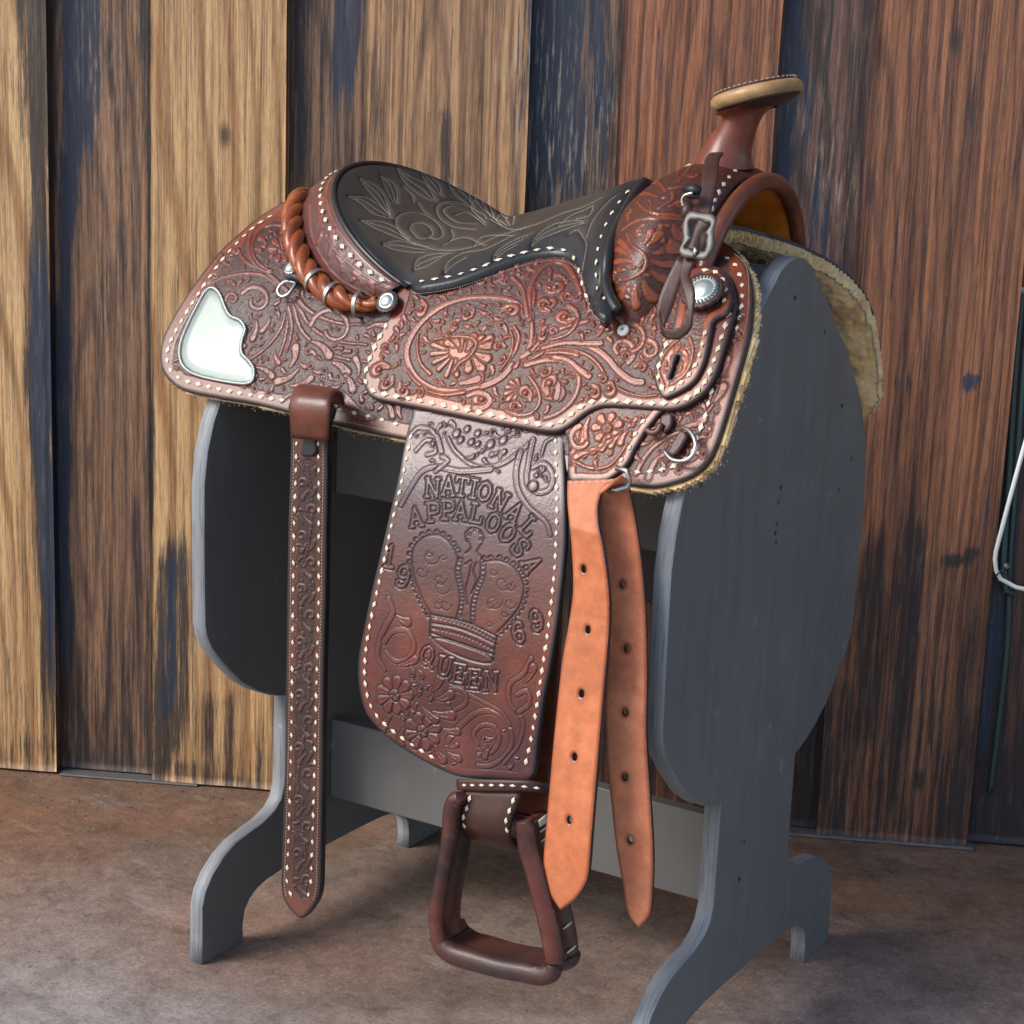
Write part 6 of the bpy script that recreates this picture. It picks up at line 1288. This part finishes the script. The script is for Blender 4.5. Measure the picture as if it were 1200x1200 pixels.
# ================================================================== STIRRUP
stp = empty('stirrup', (0, 0, 0), None, None)
for k in 'label', 'category':
    if k in stp: del stp[k]
stp.parent = saddle; _c = onY(590, 1050, -.29); stp.location = Vector(_c)-saddle.location
Yn = -.318; dep_ = .047
def sweep_band(px, thick, wid0, mat, name, nrm_in, closed=False, Y0=Yn, step=.006, edge=.35):
    """px: list of (x, y, thickness scale) on the near plane; the band runs back by wid0"""
    P = np.array([list(onY(x, y, Y0))+[s_] for x, y, s_ in px]); P = catmull(P, closed, step=step)
    C3, sc3 = P[:, :3], P[:, 3]; T = np.gradient(C3, axis=0) if not closed else np.roll(C3, -1, 0)-np.roll(C3, 1, 0); T /= np.linalg.norm(T, axis=1)[:, None]
    Bk = np.array([0, 1.0, 0]); Nn = np.cross(T, Bk); Nn /= np.linalg.norm(Nn, axis=1)[:, None]
    # rounded section: (depth fraction, thickness fraction)
    sec = [(0, -.35), (-.02, 0), (0, .35), (.06, .62), (.16, .72), (.30, .50), (.5, .42), (.7, .50), (.85, .68), (.94, .60), (1.0, .3), (1.02, 0), (1.0, -.3), (.94, -.6), (.85, -.68), (.7, -.50), (.5, -.42), (.30, -.50), (.16, -.72), (.06, -.62)]
    V = []; n = len(sec)
    for i in range(len(C3)):
        for a, b_ in sec: V.append(C3[i]+Bk*wid0*a+Nn[i]*thick*sc3[i]*b_)
    Fc = []; K_ = len(C3)
    for i in range(K_ if closed else K_-1):
        for j in range(n): Fc.append((i*n+j, i*n+(j+1) % n, ((i+1) % K_)*n+(j+1) % n, ((i+1) % K_)*n+j))
    if not closed: Fc.append(tuple(range(n))[::-1]); Fc.append(tuple((K_-1)*n+j for j in range(n)))
    return mesh(name, V, Fc, mat, stp), C3, Nn
arm1 = [(536, 937, .75), (529, 941, .95), (525, 955, 1.0), (523, 980, .95), (517, 1020, .95), (510, 1060, 1.0), (508, 1085, 1.0), (512, 1108, .8)]
arm2 = [(611, 965, .8), (613, 975, 1.0), (616, 998, 1.05), (625, 1030, 1.0), (634, 1065, 1.0), (641, 1095, 1.0), (645, 1118, 1.0), (646, 1130, .95)]
tread = [(507, 1098, .9), (514, 1112, 1.1), (528, 1122, 1.15), (548, 1128, 1.15), (580, 1137, 1.1), (608, 1142, 1.1), (628, 1146, 1.1), (641, 1143, 1.0), (646, 1135, .8)]
a1, C1, N1 = sweep_band(arm1, .0125, dep_*.85, M['stir'], 'stirrup_arm', 1)
a2, C2, N2 = sweep_band(arm2, .0150, dep_*.85, M['stir'], 'stirrup_arm', 1)
tr, C3_, N3 = sweep_band(tread, .0135, dep_*1.08, M['treadl'], 'stirrup_tread', 1)
mb = MB(); 
for i in range(11):      # rawhide lacing across the outer face of the right arm
    k = int(len(C2)*(.24+.066*i)); k = min(k, len(C2)-1); n_ = N2[k] if N2[k][0] > 0 else -N2[k]; c = C2[k]
    y0, y1 = dep_*.36, dep_*.78
    mb.add(tube_vf([c+n_*.0084+np.array([0, y0, -.001]), c+n_*.0088+np.array([0, (y0+y1)/2, 0]), c+n_*.0084+np.array([0, y1, .001])], [.0007, .0012, .0007], 6))
ob = mb.build('arm_lacing', M['lace'], stp); ob['kind'] = 'stuff'
# top bolt roller inside the leather loop
mb = MB(); mb.add(tube_vf([onY(534, 948, -.292), onY(618, 972, -.292)], .011, 14)); mb.build('stirrup_bolt', M['stir'], stp)
# ================================================================== FLANK BILLET on the left
bl_px_L = [(341, 470), (339, 495), (340, 520), (339, 560), (337, 620), (336, 700), (335, 780), (334, 860), (332, 940), (330, 1000), (329, 1035), (331, 1052)]
bl_px_R = [(386, 475), (384, 500), (383, 520), (383, 560), (382, 620), (381, 700), (379, 780), (378, 860), (377, 940), (376, 1000), (375, 1040), (371, 1056)]
bl_px = bl_px_L+[(340, 1067), (352, 1077), (362, 1070)]+bl_px_R[::-1]
def bilf(a, b_):
    z = -np.asarray(b_, float); y = np.interp(z, [.1, .35, .55, .62, .66, .70], [-.272, -.276, -.274, -.272, -.272, -.266]); return np.stack([np.asarray(a, float)+0*z, y+.3*0*z, z], -1)
Sbi = Surf(bilf, (-.50, -.33), (-.70, -.09))
if Sbi.normal(np.array([-.4]), np.array([-.4]))[0][1] > 0: Sbi = Surf(bilf, (-.50, -.33), (-.70, -.09), flip=-1)
RB = Relief(Sbi, bg=-.0006, seed=51)
yy = np.linspace(545, 1050, 60); cxs = 360-(yy-540)*.014
RB.stroke([(c+6*math.sin((y-545)/34), y) for c, y in zip(cxs, yy)], 1.3, 1.2, .0010)
for i in range(16):
    y = 560+i*31; s_ = 1 if i % 2 else -1; c = 360-(y-540)*.014
    RB.scroll(c+s_*6, y+6, 6, 2.5, 200 if s_ > 0 else -20, (200-300) if s_ > 0 else 280, 1.7, 1.6); RB.leaf(c-s_*3, y+14, -90+40*s_, 13, 3.2); RB.leaf(c+s_*4, y-8, 90-30*s_, 12, 3.0)
RB.autofill([(351, 545), (370, 545), (364, 1045), (344, 1045)], 500, 1.8, 4)
tin = Sbi.inv(catmull([(351, 540), (361, 536), (372, 542), (371, 640), (369, 760), (366, 880), (363, 1000), (362, 1042), (353, 1056), (343, 1042), (344, 1000), (345, 880), (347, 760), (349, 640)], True, step=14))
bi = piece('flank_billet', saddle, Sbi, [Sbi.inv(catmull(bl_px, True, step=5))], .0009, .0065, M['billet'], RB, tin, er=.0018)
buck(bi, Sbi, [(348, 512), (347, 560), (345, 620), (344, 700), (343, 780), (342, 860), (340, 940), (338, 1000), (337, 1035), (345, 1055)], 15.2, 4.0, .95, h=.0004)
buck(bi, Sbi, [(373, 512), (374, 560), (374, 620), (374, 700), (372, 780), (370, 860), (368, 940), (366, 1000), (364, 1040), (358, 1055)], 15.2, 4.0, .95, h=.0004)
stitchline(bi, Sbi, [[(x+4.5, y) for x, y in bl_px_L[2:]], [(x-4.5, y) for x, y in bl_px_R[2:]]], M['thread'], sp=.0034, ln=.0021, r=.0005, h=.0002)
# its loop over the edge of the skirt
def lofted(name, rows, thick, mat, parent): return ribbon(name, [r_[0] for r_ in rows], [r_[1] for r_ in rows], thick, mat, parent)
rows = []
for (xl, yl, xr, yr_, Y) in [(342, 512, 385, 516, -.282), (340, 490, 386, 494, -.287), (340, 472, 387, 476, -.287), (343, 459, 389, 463, -.278), (349, 452, 395, 458, -.262), (357, 453, 401, 461, -.245), (362, 465, 404, 474, -.232)]:
    rows.append((onY(xl, yl, Y), onY(xr, yr_, Y)))
lo_ = lofted('billet_loop', rows, .005, M['roll'], saddle)
V = []; kx = [(352, 533), (357, 508), (361, 503), (367, 512), (370, 531), (366, 535), (358, 535)]
Sk2 = Surf(bilf, (-.50, -.33), (-.70, -.09), flip=Sbi.flip, h=.004)
piece('billet_tie', saddle, Sk2, [Sk2.inv(catmull(kx, True, step=3))], .001, .003, M['rubber'], er=.002)
mb = MB(); mb.add(tube_vf([off_(383, 505, -.012), onY(386, 530, -.262), onY(389, 552, -.262)], [.004, .003, .0015], 8)); mb.build('string_end', M['dark'], saddle)

# ================================================================== LATIGO STRAPS
def strap(name, Lp, Rp, mat, holes, ydep, tilt_=0.0, thick=.0042):
    Lp = catmull(Lp, step=6); Rp = catmull(Rp, step=6)
    def f(a, b_):
        z = -np.asarray(b_, float); a = np.asarray(a, float); y = np.interp(z, ydep[0], ydep[1]); return np.stack([a+0*z, y+tilt_*(a+.02), z], -1)
    S = Surf(f, (-.14, .08), (-.68, -.17))
    if S.normal(np.array([0.]), np.array([-.4]))[0][1] > 0: S = Surf(f, (-.14, .08), (-.68, -.17), flip=-1)
    lp_ = S.inv(np.vstack([Lp, Rp[::-1]])); hs = []
    for hx_, hy_ in holes:
        a, b_ = S.inv([(hx_, hy_)])[0]; hs.append(np.array([(a+.0030*math.cos(t_), b_+.0042*math.sin(t_)) for t_ in np.linspace(0, 2*math.pi, 14, endpoint=False)]))
    return piece(name, saddle, S, [lp_]+hs, .0014, thick, mat, er=.0012, wear_sheen=lambda A, B, d, V: np.clip(1.15-d/.0032, 0, 1)*.85+.30*np.clip(smooth_noise(A, B, 8, 22, 77), 0, 1), extra_h=lambda A, B, d: .0004*smooth_noise(A, B, 30, 12, 3)), S
l1, S1 = strap('latigo_strap', [(664, 563), (664, 590), (669, 640), (671, 690), (666, 730), (658, 775), (651, 840), (645, 905), (640, 965), (636, 1012), (637, 1030), (645, 1050), (656, 1067)],
               [(722, 561), (706, 574), (700, 590), (700, 612), (707, 650), (713, 700), (712, 750), (706, 820), (700, 890), (694, 960), (689, 1020), (684, 1038), (672, 1055), (656, 1067)], M['lat'], [(683.5, 667), (688.5, 738), (681, 813), (673, 887), (667, 961)],
               ([.18, .30, .42, .52, .60, .66], [-.318, -.316, -.306, -.298, -.300, -.286]), -.1)
l2, S2 = strap('latigo_strap', [(702, 575), (706, 620), (710, 670), (711, 720), (710, 780), (709, 840), (711, 890), (717, 950), (722, 995), (729, 1035), (735, 1070), (748, 1088)],
               [(736, 572), (744, 610), (751, 660), (756, 720), (758, 790), (757, 860), (761, 930), (765, 1000), (764, 1045), (761, 1072), (748, 1088)], M['lat2'], [(729, 685), (734, 760), (732.5, 835), (732, 911), (738, 985)],
               ([.18, .30, .42, .52, .60, .66], [-.262, -.268, -.270, -.266, -.264, -.262]), .12)
l2['label'] = 'rear latigo strap with its rough flesh side out'
ribbon('latigo_fold', [onY(722, 562, -.288), onY(730, 558, -.279), onY(735, 562, -.270), onY(738, 574, -.264)], [onY(703, 578, -.296), onY(708, 570, -.280), onY(708, 570, -.270), onY(704, 580, -.264)], .0035, M['lat2'], saddle)
mb = MB(); rc_ = onY(728, 566, -.272); mb.add(tube_vf([onY(712, 572, -.276), onY(722, 574, -.276), onY(733, 571, -.270), onY(738, 562, -.262), onY(735, 552, -.255), onY(722, 548, -.255)], .0028, 10)); mb.build('rigging_dee', M['steel'], saddle)

# ================================================================== ROPE STRAP with buckle on the swell
def rb(name, rows, th, mat, par=saddle): return ribbon(name, [onY(a, b_, Y) for a, b_, c_, d_, Y in rows], [onY(c_, d_, Y2 if False else Y) for a, b_, c_, d_, Y in rows], th, mat, par)
rs = rb('rope_strap', [(831, 181, 848, 180, -.085), (826, 188, 843, 188, -.110), (823, 205, 842, 206, -.150), (821, 222, 838, 225, -.168), (817, 248, 833, 252, -.185), (812, 275, 830, 279, -.196), (803, 297, 823, 301, -.206)], .0035, M['dark'])
rb('rope_strap_end', [(803, 297, 820, 300, -.212), (797, 318, 808, 322, -.222), (799, 335, 813, 334, -.232), (804, 352, 815, 348, -.240), (807, 366, 812, 370, -.244), (803, 378, 811, 385, -.246), (790, 386, 796, 398, -.246), (779, 384, 777, 395, -.244), (771, 370, 781, 378, -.236), (772, 350, 788, 362, -.228), (782, 325, 797, 334, -.218), (795, 300, 806, 306, -.208)], .0032, M['dark'])
bkc = [(808, 251), (837, 256), (834, 270), (835, 280), (827, 301), (798, 296), (803, 282), (802, 270)]
P = catmull([onY(x, y, -.206-.0003*(y-250)) for x, y in bkc], True, step=.002); Tn2 = np.roll(P, -1, 0)-np.roll(P, 1, 0); Tn2 /= np.linalg.norm(Tn2, axis=1)[:, None]
mb = MB(); ctrb = P.mean(0); V = []; K_ = len(P)
for i in range(K_):
    o_ = P[i]-ctrb; o_ /= np.linalg.norm(o_); nz = np.array([0, -1.0, 0]); wv = .0046*(1+.18*math.sin(i/K_*2*math.pi*8))
    for a, b_ in ((-1, 0), (-.8, .5), (0, .75), (.8, .5), (1, 0), (.8, -.5), (-.8, -.5)): V.append(P[i]+o_*wv*a+nz*.0026*b_-o_*.002)
Fc = [(i*7+j, i*7+(j+1) % 7, ((i+1) % K_)*7+(j+1) % 7, ((i+1) % K_)*7+j) for i in range(K_) for j in range(7)]
bk = mesh('buckle', V, Fc, M['oldsteel'], saddle)
mb = MB(); mb.add(tube_vf([onY(814, 288, -.219), onY(815, 294, -.224), onY(813, 301, -.223)], [.0016, .0019, .0016], 8)); mb.build('buckle_tongue', M['steel'], bk)
mb = MB(); mb.add(tube_vf(catmull([onY(x, y, -.195) for x, y in [(812, 226), (802, 229), (799, 236), (802, 243), (808, 247)]], step=.002), .0014, 8)); mb.build('string_ring', M['steel'], saddle)
mb = MB(); mb.add(tube_vf([onY(803, 221, -.185), onY(812, 222, -.190), onY(820, 223, -.190)], [.004, .0048, .004], 8)); mb.add(tube_vf([onY(803, 229, -.186), onY(812, 230, -.190), onY(819, 230, -.190)], [.0022, .0025, .002], 8)); mb.build('swell_string', M['rubber'], saddle)
mb = MB(); mb.add(tube_vf([onY(806, 238, -.192), onY(805, 247, -.196), onY(804, 256, -.198)], [.0045, .0055, .004], 8)); mb.build('string_tab', M['dark'], saddle)

# ================================================================== FAR SIDE: fender, stirrup (seen in the gap under the stand)
def ff(a, b_):
    P = fenf(a, b_); P = P.copy(); P[..., 1] = -P[..., 1]; return P
Sff = Surf(ff, (-.36, -.02), (-.75, -.28), flip=-Sfe.flip)
feab = Sfe.inv(catmull(fe_px, True, step=10)); piece('fender', saddle, Sff, [feab], .005, .005, M['fender'])
mb = MB(); 
for sgn in (-1, 1): mb.add(tube_vf([(-.155+.05*sgn, .29, .31), (-.155+.06*sgn, .29, .24), (-.15+.066*sgn, .29, .165)], [.013, .011, .012], 10))
mb.add(tube_vf([(-.216, .29, .165), (-.19, .29, .145), (-.11, .29, .142), (-.084, .29, .165)], .013, 10)); mb.add(tube_vf([(-.205, .29, .31), (-.105, .29, .31)], .014, 10)); mb.build('stirrup', M['stir'], saddle)
print('buckstitches', NST[0], 'tris', sum(len(o.data.loop_triangles) if o.data.loop_triangles else sum(len(p.vertices)-2 for p in o.data.polygons) if len(o.data.polygons) < 2000 else len(o.data.polygons)*2 for o in bpy.data.objects if o.type == 'MESH'))
